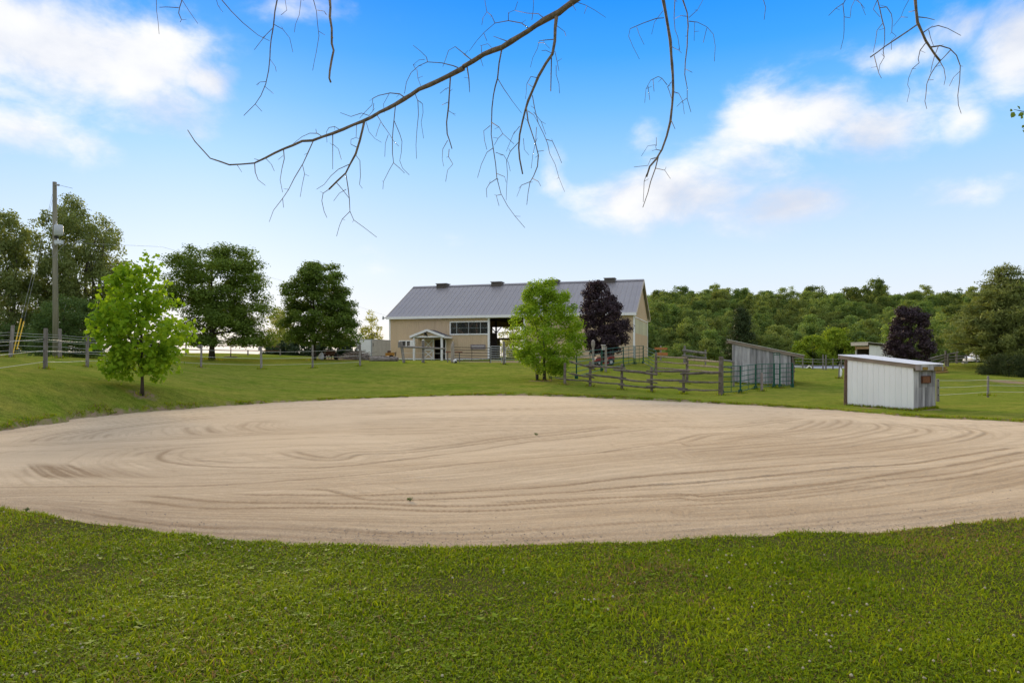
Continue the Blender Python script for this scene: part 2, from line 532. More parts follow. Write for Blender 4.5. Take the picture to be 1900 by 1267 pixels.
def build_ground():
    rings = np.concatenate([np.linspace(.4, 5.6, 40)[:-1], np.arange(5.6, 9.0, .06), 9.0 * 1.014 ** np.arange(0, 190)])
    rings = np.concatenate([rings, rings[-1] * 1.09 ** np.arange(1, 46)])
    ang = np.concatenate([np.linspace(-180, -50, 40)[:-1], np.linspace(-50, 50, 420)[:-1], np.linspace(50, 180, 40)])
    A, D = np.meshgrid(np.radians(ang), rings)
    X, Y = np.sin(A) * D, np.cos(A) * D
    sd = ring_sd(X, Y)
    Z = lawn_z(X, Y, None, sd)
    dirt = np.exp(-np.maximum(sd - .06, 0) * 9.0) * .8
    for cx, cy, r in DIRT:
        dirt = np.maximum(dirt, 1.15 * np.exp(-((X - cx) ** 2 + (Y - cy) ** 2) / r ** 2))
    nr, na = X.shape
    idx = np.arange(nr * na).reshape(nr, na)
    f = np.stack([idx[:-1, :-1], idx[:-1, 1:], idx[1:, 1:], idx[1:, :-1]], -1).reshape(-1, 4)
    V = np.stack([X, Y, Z], -1).reshape(-1, 3)
    keep = np.ones(len(f), bool)
    inside = (sd.ravel() < -.6)
    keep &= ~inside[f].all(1)
    me = np_mesh('lawn', V, f[keep][:, ::-1], True, {'dirt': np.clip(dirt, 0, 1).ravel(), 'thatch_shade': ((1 - sst(D, 10.5, 12.5)) * (np.abs(A) < R(60))).ravel()})
    return me

def lawn_material():
    m, nt, bs, out = mat_new('mown_lawn')
    N, L = nt.nodes, nt.links
    geo = N.new('ShaderNodeNewGeometry')
    def noise(s, det=4, rough=.55, st=None):
        n = N.new('ShaderNodeTexNoise')
        n.inputs['Scale'].default_value = s
        n.inputs['Detail'].default_value = det
        n.inputs['Roughness'].default_value = rough
        src = geo.outputs['Position']
        if st:
            mp = N.new('ShaderNodeMapping')
            mp.inputs['Scale'].default_value = st
            L.new(src, mp.inputs[0]); src = mp.outputs[0]
        L.new(src, n.inputs['Vector'])
        return n.outputs[0]
    def rng_(v, a, b, c=0, d=1):
        r = N.new('ShaderNodeMapRange')
        L.new(v, r.inputs[0])
        for i, q in enumerate((a, b, c, d)): r.inputs[i + 1].default_value = q
        return r.outputs[0]
    def mix(f, a, b, t='MIX'):
        n = N.new('ShaderNodeMix'); n.data_type = 'RGBA'; n.blend_type = t
        if isinstance(f, float): n.inputs[0].default_value = f
        else: L.new(f, n.inputs[0])
        for s, v in ((6, a), (7, b)):
            if isinstance(v, tuple): n.inputs[s].default_value = (*v, 1)
            else: L.new(v, n.inputs[s])
        return n.outputs[2]
    big = rng_(noise(.22, 5, .65), .40, .60)
    mid = rng_(noise(1.3, 5, .65), .35, .66)
    streak = rng_(noise(.9, 4, .6, (.25, 1.6, 1)), .36, .64)
    fine = rng_(noise(34, 4, .7), .3, .7)
    c = mix(big, (.160, .225, .026), (.250, .262, .048))
    c = mix(mid, c, (.115, .185, .020))
    c2 = mix(streak, c, (.270, .245, .060))
    c = mix(.5, c, c2)
    fv = mix(fine, (.42, .45, .4), (1.58, 1.55, 1.5))
    patch = rng_(noise(4.5, 5, .7, (.7, 1.3, 1)), .33, .68)
    pv = mix(patch, (.72, .78, .75), (1.28, 1.2, 1.2))
    c = mix(1.0, c, pv, 'MULTIPLY')
    c = mix(1.0, c, fv, 'MULTIPLY')
    at = N.new('ShaderNodeAttribute'); at.attribute_name = 'dirt'
    dn = N.new('ShaderNodeMath'); dn.operation = 'MULTIPLY_ADD'
    dn.inputs[1].default_value = 1.0
    dd = rng_(noise(5, 5, .7), .3, .7, -.35, .35)
    L.new(at.outputs['Fac'], dn.inputs[0]); L.new(dd, dn.inputs[2])
    df = rng_(dn.outputs[0], .35, .75)
    c = mix(df, c, (.30, .225, .15))
    th = N.new('ShaderNodeAttribute'); th.attribute_name = 'thatch_shade'
    tcol = mix(rng_(noise(9, 4, .7), .35, .65), (.045, .052, .014), (.10, .085, .035))  # thatch colour darkened to stand in for shadow between the blades
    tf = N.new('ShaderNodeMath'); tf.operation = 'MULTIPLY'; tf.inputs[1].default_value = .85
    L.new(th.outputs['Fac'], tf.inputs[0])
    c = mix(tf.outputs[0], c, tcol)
    L.new(c, bs.inputs['Base Color'])
    bs.inputs['Roughness'].default_value = .9
    bs.inputs['Specular IOR Level'].default_value = .0
    bp = N.new('ShaderNodeBump')
    bp.inputs['Strength'].default_value = .9
    bp.inputs['Distance'].default_value = .05
    L.new(noise(22, 5, .7), bp.inputs['Height'])
    L.new(bp.outputs[0], bs.inputs['Normal'])
    return m
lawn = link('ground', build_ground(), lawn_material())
tag(lawn, 'mown green lawn and pasture rising to a bank', 'lawn', kind='structure')

# ---------------------------------------------------------------- sand ring with tyre and harrow tracks
TR = []
def tr(crop, w, amp, pts, tread=0, n=1, gap=.12):
    ox, oy, s = {'D': (0, 740, 2.969), 'E': (640, 720, 2.879), 'F': (1250, 740, 2.923)}[crop]
    P = []
    for x, y in pts:
        px, py = ox + x / s, oy + y / s
        d = CH * F / (py - HZ)
        P.append((wx(px, d), d))
    for k in range(n):
        TR.append((np.array(P), w, amp, tread, (k - (n - 1) / 2) * gap))
CROPS = {'D': (0, 740, 2.969), 'E': (640, 720, 2.879), 'F': (1250, 740, 2.923)}
def trj(w, amp, *runs, tread=0, n=1, gap=.12):
    P = []
    for crop, pts in runs:
        ox, oy, s = CROPS[crop]
        for x, y in pts:
            px, py = ox + x / s, oy + y / s
            d = CH * F / (py - HZ)
            P.append((wx(px, d), d))
    for k in range(n):
        TR.append((np.array(P), w, amp, tread, (k - (n - 1) / 2) * gap))
trj(.15, 1.0, ('D', [(-200, 490), (0, 483), (560, 478), (900, 475), (1300, 462), (1800, 430)]), ('E', [(60, 458), (420, 430), (900, 385), (1300, 350), (1640, 305), (1800, 290)]), ('F', [(60, 262), (300, 235), (700, 190)]))
trj(.22, 1.0, ('D', [(1000, 270), (930, 285), (870, 320), (900, 345), (1050, 368), (1300, 380), (1780, 376)]), ('E', [(100, 402), (400, 370), (560, 345), (750, 318), (1000, 282), (1200, 262), (1700, 215)]))
tr('D', .2, .7, [(1050, 320), (1100, 340), (1300, 350), (1550, 350)])
trj(.26, 1.0, ('D', [(1545, 285), (1600, 305), (1700, 325), (1860, 334)]), ('E', [(30, 347), (330, 338), (500, 315), (680, 293), (940, 258), (1500, 200)]), n=2, gap=.33)
tr('D', .2, .6, [(720, 325), (780, 298), (1000, 270), (1250, 258)])
tr('D', .3, .6, [(960, 165), (1010, 150), (1080, 140)], n=3, gap=.4)
tr('D', .3, .8, [(1080, 150), (1085, 170), (1120, 190), (1200, 200)], n=2, gap=.5)
tr('D', .3, .6, [(1560, 185), (1440, 175), (1370, 155), (1400, 130), (1600, 120)], n=2, gap=.4)
trj(.24, 1.2, ('D', [(640, 535), (900, 545), (1100, 575), (1300, 585), (1860, 590)]), ('E', [(60, 622), (200, 625), (400, 632), (800, 630), (1300, 605), (1850, 560)]), ('F', [(100, 540), (600, 500), (1100, 440)]), tread=1, n=2, gap=.32)
trj(.2, 1.3, ('D', [(1180, 515), (1400, 525), (1860, 530)]), ('E', [(60, 572), (400, 560), (700, 545), (1100, 520), (1500, 480), (1850, 452)]), ('F', [(100, 400), (300, 385), (600, 365), (1000, 335)]), tread=1)
tr('D', .2, 1.3, [(170, 590), (400, 615), (650, 650), (900, 685), (1200, 712), (1450, 722)], 1)
trj(.15, .8, ('D', [(-100, 560), (170, 585), (400, 608), (700, 655), (1100, 720), (1800, 755)]), ('E', [(100, 800), (900, 815), (1700, 790)]), n=2, gap=.25)
trj(.2, 1.3, ('D', [(1500, 500), (1800, 490)]), ('E', [(100, 597), (350, 590), (700, 575), (1200, 548), (1500, 518), (1850, 498)]), ('F', [(100, 448), (300, 432), (600, 408), (900, 380), (1250, 350), (1900, 255)]), tread=1)
trj(.2, 1.3, ('E', [(650, 605), (1000, 598), (1300, 582), (1600, 575), (1850, 564)]), ('F', [(150, 508), (300, 495), (700, 460), (1000, 430), (1400, 375), (1700, 325), (2000, 270)]), tread=1)
trj(.12, .8, ('D', [(500, 600), (1200, 640), (1850, 660)]), ('E', [(60, 690), (300, 690), (800, 680), (1400, 660), (1850, 624)]), ('F', [(100, 600), (500, 575), (1000, 550), (1500, 470), (2000, 380)]), n=4, gap=.11)
trj(.25, .9, ('D', [(1400, 715), (1850, 725)]), ('E', [(60, 770), (500, 772), (1000, 755), (1500, 730), (1850, 708)]), ('F', [(100, 672), (600, 630), (1000, 590), (1400, 545), (2000, 430)]), tread=1)
tr('F', .18, 1.1, [(-200, 580), (0, 565), (500, 530), (800, 495), (1100, 455), (1450, 420), (2000, 325)], 1, 2, .3)
trj(.14, .8, ('E', [(1000, 700), (1800, 640)]), ('F', [(0, 640), (600, 600), (1000, 565), (1400, 505), (2000, 405)]), n=4, gap=.1)
trj(.16, .8, ('E', [(600, 840), (1700, 790)]), ('F', [(0, 745), (600, 690), (1200, 640), (2000, 540)]), n=2, gap=.2)
trj(.12, .6, ('D', [(-200, 520), (300, 510), (1000, 505), (1800, 470)]), ('E', [(60, 500), (600, 470), (1200, 410), (1800, 345)]), ('F', [(100, 330), (700, 280), (1300, 215)]), n=3, gap=.22)
for pts in ([(0, 240), (180, 195), (450, 180), (650, 165), (780, 130), (790, 115)], [(200, 235), (600, 185), (850, 155), (930, 130), (925, 115), (860, 105)],
            [(0, 295), (300, 270), (700, 235), (1000, 190), (1130, 160), (1140, 145), (1080, 125)], [(300, 320), (880, 255), (1200, 205), (1350, 180), (1350, 160), (1250, 145), (1100, 120)],
            [(0, 365), (700, 310), (1430, 238), (1580, 210), (1660, 185), (1650, 172), (1500, 150), (1300, 130)], [(0, 160), (300, 150), (650, 110), (690, 100)]):
    tr('F', .22, .9, pts, n=2, gap=.3)
for k in range(9):
    tr('D', .05, 1.5, [(150 + k * 26, 345), (180 + k * 30, 375), (235 + k * 34, 415), (320 + k * 40, 446)])
for k in range(6):
    tr('D', .14, .7, [(440 + k * 30, 350), (470 + k * 36, 380), (560 + k * 50, 425), (700 + k * 60, 440)])
tr('D', .12, .7, [(130, 360), (140, 400), (190, 443)])
tr('D', .25, .7, [(-200, 262), (0, 258), (400, 244), (900, 224), (1400, 197), (1900, 182)], n=2, gap=.35)
for pts in ([(540, 225), (545, 205), (570, 190), (680, 175)], [(430, 230), (420, 215), (450, 200), (600, 165), (900, 130)], [(200, 240), (230, 215), (300, 195), (700, 150), (1200, 100)], [(280, 235), (330, 210), (420, 190)]):
    tr('D', .2, .8, pts, n=2, gap=.28)
for y in (110, 150, 185, 215):
    tr('E', .2, .5, [(0, y + 25), (500, y + 15), (1000, y), (1500, y - 12), (1900, y - 20)], n=2, gap=.5)

def combed():
    # fine harrow lines swept between the middle of the ring and its rims
    q = random.Random(17)
    mid = ([-120, 0, 300, 640, 950, 1250, 1600, 2000], [908, 905, 900, 882, 862, 838, 812, 782])
    bot = ([-120, 0, 200, 400, 600, 950, 1250, 1500, 1700, 2000], [925, 945, 985, 1005, 1017, 1022, 1014, 997, 980, 945])
    top = ([-120, 0, 200, 400, 600, 800, 960, 1300, 1600, 2000], [812, 806, 776, 760, 748, 741, 739, 753, 772, 795])
    for i in range(150):
        up = i % 5 < 2
        t = q.random()
        a = q.uniform(-120, 1500); c = min(2000, a + q.uniform(250, 1300))
        P = []
        for px in np.arange(a, c, 70):
            ym = np.interp(px, *mid); ye = np.interp(px, *(top if up else bot))
            py = ym + (ye - ym) * t + (px - a) * q.uniform(-.001, .001)
            d = CH * F / (py - HZ)
            P.append((wx(px, d), d))
        if len(P) > 3:
            TR.append((np.array(P), q.uniform(.02, .05), q.uniform(.3, .9), 0, 0.0))
combed()

def build_sand():
    cell = .022
    x0, y0 = -15.2, 5.6
    nx, ny = int(32.5 / cell), int(29.5 / cell)
    H = np.zeros((ny, nx), np.float32)       # relief in metres
    C = np.zeros((ny, nx), np.float32)       # turned-up, darker sand
    r2 = np.random.default_rng(11)
    jobs = list(TR)
    for P, w, amp, tread, off in TR:         # fainter scratches that run beside every track
        for _ in range(10 if len(P) < 20 and w > .06 else 0):
            jobs.append((P + r2.normal(0, .03, P.shape), r2.uniform(.025, .055), r2.uniform(.2, .6), 0, off + r2.normal(0, .7)))
    for P, w, amp, tread, off in jobs:
        seg = np.diff(P, axis=0)
        Ls = np.hypot(seg[:, 0], seg[:, 1])
        s = np.concatenate([[0], np.cumsum(Ls)])
        if s[-1] < .5: continue
        t = np.arange(0, s[-1], .012)
        n = len(P)
        xs = np.interp(t, s, P[:, 0]); ys = np.interp(t, s, P[:, 1])
        k = max(3, int(min(s[-1] * .12, 1.2) / .012)) | 1      # smooth the corners
        ker = np.hanning(k + 2)[1:-1]; ker /= ker.sum()
        xs = np.convolve(np.pad(xs, k // 2, 'edge'), ker, 'valid'); ys = np.convolve(np.pad(ys, k // 2, 'edge'), ker, 'valid')
        m = min(len(xs), len(t)); xs, ys, t = xs[:m], ys[:m], t[:m]
        tx, ty = np.gradient(xs), np.gradient(ys)
        q = np.hypot(tx, ty) + 1e-9
        nxv, nyv = -ty / q, tx / q
        wob = np.interp(t, np.arange(0, s[-1] + 2, .7) * 2.4, r2.normal(0, .02, len(np.arange(0, s[-1] + 2, .7))))
        env = np.clip(np.minimum(t, s[-1] - t) / .6, 0, 1) * (.7 + .3 * np.interp(t, np.arange(0, s[-1] + 2, .5), r2.uniform(0, 1.2, len(np.arange(0, s[-1] + 2, .5)))))
        w = w * .55 if w > .1 else w
        for o in np.arange(-w * .95, w * .95, .018):
            u = o / (w * .5)
            prof = -math.exp(-u * u * 1.6) + .75 * math.exp(-((abs(u) - 1.45) ** 2) * 7)
            dep = .017 * amp * prof
            col = .8 * amp * math.exp(-u * u * .9)
            if tread:
                lug = np.sin(t * 2 * np.pi / .08 + (1 if o > 0 else -1) * o * 26)
                hgt = env * (dep + .015 * lug * math.exp(-u * u))
            else:
                hgt = env * dep
            X = xs + nxv * (off + o + wob); Y = ys + nyv * (off + o + wob)
            ix = ((X - x0) / cell).astype(int); iy = ((Y - y0) / cell).astype(int)
            ok = (ix >= 0) & (ix < nx) & (iy >= 0) & (iy < ny)
            ix, iy = ix[ok], iy[ok]
            H[iy, ix] = H[iy, ix] * .45 + hgt[ok]
            C[iy, ix] = np.maximum(C[iy, ix], ((env * col) * (1 + (.35 * lug if tread else 0)))[ok])
    def blur(a):
        b = a.copy()
        b[1:-1, 1:-1] = (a[1:-1, 1:-1] * 2 + a[:-2, 1:-1] + a[2:, 1:-1] + a[1:-1, :-2] + a[1:-1, 2:]) / 6
        return b
    H = blur(H); C = blur(C)
    D = np.concatenate([5.9 * np.exp(np.arange(0, 205) * .0046), 15.15 * np.exp(np.arange(0, 116) * .0072)])
    A = np.radians(np.arange(-52, 52.01, .115))
    A, D = np.meshgrid(A, D)
    X, Y = np.sin(A) * D, np.cos(A) * D
    fx = np.clip((X - x0) / cell - .5, 0, nx - 2); fy = np.clip((Y - y0) / cell - .5, 0, ny - 2)
    ix, iy = fx.astype(int), fy.astype(int)
    fx -= ix; fy -= iy
    def samp(a):
        return (a[iy, ix] * (1 - fx) + a[iy, ix + 1] * fx) * (1 - fy) + (a[iy + 1, ix] * (1 - fx) + a[iy + 1, ix + 1] * fx) * fy
    Z = samp(H)
    Z += (vnoise(X, Y, .5, 21) - .5) * .05 + (vnoise(X, Y, 6, 22) - .5) * .008
    wet = samp(C) + .16 * (1 - sst(D, 14, 27)) * vnoise(X * .35, Y * 1.6, .9, 41) * 1.6
    sd = ring_sd(X, Y)
    Z -= sst(sd, .0, .2) * .06
    Z += np.random.default_rng(3).normal(0, 1, Z.shape) * .0013 * (1 + 1.6 * np.clip(wet, 0, 1)) * (1 - .5 * sst(np.hypot(X, Y), 10, 20))
    nr, na = X.shape
    idx = np.arange(nr * na).reshape(nr, na)
    f = np.stack([idx[:-1, :-1], idx[1:, :-1], idx[1:, 1:], idx[:-1, 1:]], -1).reshape(-1, 4)
    keep = (sd.ravel()[f] < .3).all(1)
    f = f[keep]
    used = np.unique(f)
    remap = np.full(nr * na, -1); remap[used] = np.arange(len(used))
    V = np.stack([X, Y, Z], -1).reshape(-1, 3)[used]
    return np_mesh('sand_ring', V, remap[f][:, ::-1], True, {'turned': np.clip(wet, 0, 1).ravel()[used], 'edge': sst(sd, -1.3, -.1).ravel()[used]})

def sand_material():
    m, nt, bs, out = mat_new('sand')
    N, L = nt.nodes, nt.links
    geo = N.new('ShaderNodeNewGeometry')
    def noise(s, det=4, rough=.6, st=None):
        n = N.new('ShaderNodeTexNoise')
        n.inputs['Scale'].default_value = s
        n.inputs['Detail'].default_value = det
        n.inputs['Roughness'].default_value = rough
        mp = N.new('ShaderNodeMapping')
        mp.inputs['Scale'].default_value = st or (1, 1, 1)
        L.new(geo.outputs['Position'], mp.inputs[0]); L.new(mp.outputs[0], n.inputs['Vector'])
        return n.outputs[0]
    def mr(v, a, b, c=0, d=1):
        r = N.new('ShaderNodeMapRange'); L.new(v, r.inputs[0])
        for i, q in enumerate((a, b, c, d)): r.inputs[i + 1].default_value = q
        return r.outputs[0]
    def mix(f, a, b, t='MIX'):
        n = N.new('ShaderNodeMix'); n.data_type = 'RGBA'; n.blend_type = t
        if isinstance(f, float): n.inputs[0].default_value = f
        else: L.new(f, n.inputs[0])
        for s, v in ((6, a), (7, b)):
            if isinstance(v, tuple): n.inputs[s].default_value = (*v, 1)
            else: L.new(v, n.inputs[s])
        return n.outputs[2]
    c = mix(mr(noise(.28, 5, .6, (.5, 1.4, 1)), .36, .64), (.68, .55, .385), (.605, .48, .33))
    c = mix(mr(noise(2.2, 5, .65, (.35, 2.2, 1)), .35, .65, 0, .22), c, (.44, .33, .22))
    at = N.new('ShaderNodeAttribute'); at.attribute_name = 'turned'
    c = mix(mr(at.outputs['Fac'], 0, 1, 0, .85), c, (.27, .19, .115))
    ae = N.new('ShaderNodeAttribute'); ae.attribute_name = 'edge'
    grit = mr(noise(55, 3, .8), .45, .72)
    e2 = N.new('ShaderNodeMath'); e2.operation = 'MULTIPLY'
    L.new(ae.outputs['Fac'], e2.inputs[0]); L.new(grit, e2.inputs[1])
    c = mix(e2.outputs[0], c, (.23, .19, .16))
    sp = mix(mr(noise(60, 5, .9), .3, .7), (.66, .65, .63), (1.32, 1.32, 1.32))
    c = mix(1.0, c, sp, 'MULTIPLY')
    L.new(c, bs.inputs['Base Color'])
    bs.inputs['Roughness'].default_value = .95
    bs.inputs['Specular IOR Level'].default_value = .0
    bp = N.new('ShaderNodeBump')
    bp.inputs['Strength'].default_value = .8
    bp.inputs['Distance'].default_value = .015
    L.new(noise(70, 4, .75), bp.inputs['Height'])
    L.new(bp.outputs[0], bs.inputs['Normal'])
    return m
sand = link('sand_ring', build_sand(), sand_material())
tag(sand, 'round pale sand riding ring marked with tyre tracks', 'riding ring', kind='structure')
# ---------------------------------------------------------------- foliage builder
def leaf_cloud(cent, crad, nper, size, squash=.75, up=.5, shape='rhomb', aspect=.62, r=None, droop=0.0, shell=.45, tintc=.5, hang=1.0):
    """leaves gathered in clumps. cent (n,3), crad (n,) -> V, F, tint"""
    r = r or np.random.default_rng(1)
    n = len(cent)
    cnt = np.maximum(4, (nper * (crad / crad.mean()) ** 2).astype(int))
    ci = np.repeat(np.arange(n), cnt)
    m = len(ci)
    d = r.normal(size=(m, 3)); d /= np.linalg.norm(d, axis=1, keepdims=True)
    rad = (shell + (1 - shell) * r.uniform(size=m) ** .6) * (1 + .22 * r.normal(size=m))
    off = d * (rad * crad[ci])[:, None]
    off[:, 2] *= squash
    if hang != 1.0:
        off[:, 2] = np.where(off[:, 2] < 0, off[:, 2] * hang, off[:, 2])
    p = cent[ci] + off
    nrm = d * .7 + np.array([0, 0, up]) + r.normal(size=(m, 3)) * .55
    nrm /= np.linalg.norm(nrm, axis=1, keepdims=True)
    ax = r.normal(size=(m, 3)) + np.array([0, 0, -droop])
    ax -= nrm * (ax * nrm).sum(1, keepdims=True)
    ax /= np.linalg.norm(ax, axis=1, keepdims=True) + 1e-9
    bx = np.cross(nrm, ax)
    s = size * r.uniform(.6, 1.3, m)
    if shape == 'lobed':
        T = np.array([(0, 0), (.30, -.08), (.46, .16), (.36, .42), (.47, .70), (.20, .80), (0, .72), (-.20, .80), (-.47, .70), (-.36, .42), (-.46, .16), (-.30, -.08)])
        fold = np.abs(T[:, 0]) * .35
    else:
        T = np.array([(0, 0), (aspect / 2, .45), (0, 1), (-aspect / 2, .45)])
        fold = np.array([0, .12, -.06, .12])
    V = p[:, None, :] + (ax[:, None, :] * T[None, :, 1, None] + bx[:, None, :] * T[None, :, 0, None] + nrm[:, None, :] * fold[None, :, None]) * s[:, None, None]
    k = len(T)
    Fc = np.arange(m * k).reshape(m, k)
    ct = r.uniform(size=n)
    tint = np.clip(ct[ci] * tintc + r.uniform(size=m) * (1 - tintc), 0, 1)
    return V.reshape(-1, 3), Fc, np.repeat(tint, k)

def crown_points(prof, n, r, inner=.35, crs=.2, depth=1.0, lump=.0):
    """prof: rows (z, xc, half-width) sorted by z. returns clump centres and radii"""
    prof = np.array(sorted(prof))
    zz = np.linspace(prof[0, 0], prof[-1, 0], 200)
    rw = np.interp(zz, prof[:, 0], prof[:, 2])
    xc = np.interp(zz, prof[:, 0], prof[:, 1])
    w = rw ** 1.4 + .02
    cdf = np.cumsum(w) / w.sum()
    z = np.interp(r.uniform(size=n), cdf, zz)
    rr = np.interp(z, zz, rw); cx = np.interp(z, zz, xc)
    th = r.uniform(0, 2 * np.pi, n)
    rho = (inner + (1 - inner) * r.uniform(size=n) ** .55)
    cr = rw.max() * crs * r.uniform(.65, 1.25, n)
    cr = np.minimum(cr, rr * .75 + .04 * rw.max())
    rad = np.maximum(rr - cr * .42, 0) * rho
    rad *= 1 + lump * (np.sin(th * 3 + z * 1.7) * .5)
    z = np.clip(z, prof[0, 0] + cr * .45, prof[-1, 0] - cr * .5)
    c = np.stack([cx + np.cos(th) * rad, np.sin(th) * rad * depth, z], 1)
    return c, cr

def trunk_mesh(mb, H, r0, lean=(0, 0), top=.75, kink=.03, seed=0, n=8):
    rr = random.Random(seed)
    pts, rad = [], []
    for i in range(8):
        t = i / 7
        pts.append((lean[0] * t + rr.uniform(-kink, kink) * H * .3 * t, lean[1] * t + rr.uniform(-kink, kink) * H * .3 * t, H * top * t - (.15 if i == 0 else 0)))
        rad.append(r0 * (1.35 if i == 0 else 1) * (1 - .82 * t))
    mb.tube(pts, rad, n)
    return pts, rad

def make_tree(name, label, px, d, prof_px, trunk_px=None, nclump=110, nper=130, leaf=.16, mat=None, tmat=None, tr=.14, seed=1, shape='rhomb', aspect=.62,
              inner=.35, crs=.2, squash=.75, up=.5, droop=.0, shell=.45, cat='tree', group=None, limbs=10, trunks=((0, 0),), tintc=.5, base_dz=0.0, hang=1.0, depth=1.0, lump=0.0):
    r = np.random.default_rng(seed)
    base = GP(px, d, base_dz)
    t = thing(name, label, cat, base, 0, group)
    k = d / F
    prof = [(wz(py, d) - base.z, ((a + b) / 2 - px) * k, (b - a) / 2 * k) for py, a, b in prof_px]
    H = max(p[0] for p in prof)
    c, cr = crown_points(prof, nclump, r, inner, crs, depth, lump)
    if tr:
        for i, (ox, lean) in enumerate(trunks):
            mb = MB()
            pts, rad = trunk_mesh(mb, H, tr, (lean, 0), .8, .03, seed + i)
            for j in range(limbs):
                q = c[(j * 7 + i * 3) % len(c)]
                s0 = Vector(pts[min(6, 2 + j % 5)])
                if q[2] < s0.z: s0 = Vector(pts[max(1, 1 + j % 2)])
                e = Vector(q) - Vector((ox, 0, 0))
                mid = s0.lerp(e, .5) + Vector((0, 0, .06 * H))
                mb.tube([s0, mid, e], [tr * .38, tr * .22, tr * .06], 5, False)
            mb.v = [(x + ox, y, z) for x, y, z in mb.v]
            mb.build('trunk', tmat or bark, t, world=False, smooth=True)
    V, Fc, ti = leaf_cloud(c, cr, nper, leaf, squash, up, shape, aspect, r, droop, shell, tintc, hang)
    link('crown', np_mesh('crown', V, Fc, False, {'tint': ti}), mat, t)
    return t

lf_maple = leafmat('maple_leaf', (.085, .145, .030), (.205, .295, .060), .38)
lf_tulip = leafmat('bright_leaf', (.135, .275, .018), (.29, .44, .03), .5)
lf_lime = leafmat('lime_leaf', (.155, .295, .02), (.32, .46, .045), .46)
lf_purple = leafmat('purple_leaf', (.024, .014, .019), (.070, .043, .052), .12, .35, tc=(1.4, .7, .7))
lf_birch = leafmat('birch_leaf', (.135, .185, .065), (.28, .335, .135), .45)
lf_bush = leafmat('bush_leaf', (.06, .115, .034), (.15, .225, .075), .34)
lf_pine = leafmat('pine_needles', (.12, .155, .045), (.25, .29, .095), .28)
lf_spruce = leafmat('spruce_needles', (.034, .056, .022), (.078, .105, .042), .15)
lf_wood = leafmat('woodland_leaf', (.115, .185, .048), (.255, .335, .098), .38, rnd=.30)
lf_yellow = leafmat('yellowgreen_leaf', (.17, .27, .022), (.31, .40, .048), .42)
lf_dry = leafmat('sunlit_leaf', (.24, .29, .07), (.44, .47, .15), .45, tc=(1.25, 1.1, .6))
lf_grass = leafmat('grass_blade', (.105, .185, .004), (.34, .41, .014), .38, dead=(.26, .185, .085))
lf_clover = leafmat('clover_leaf', (.11, .185, .006), (.26, .36, .018), .3)

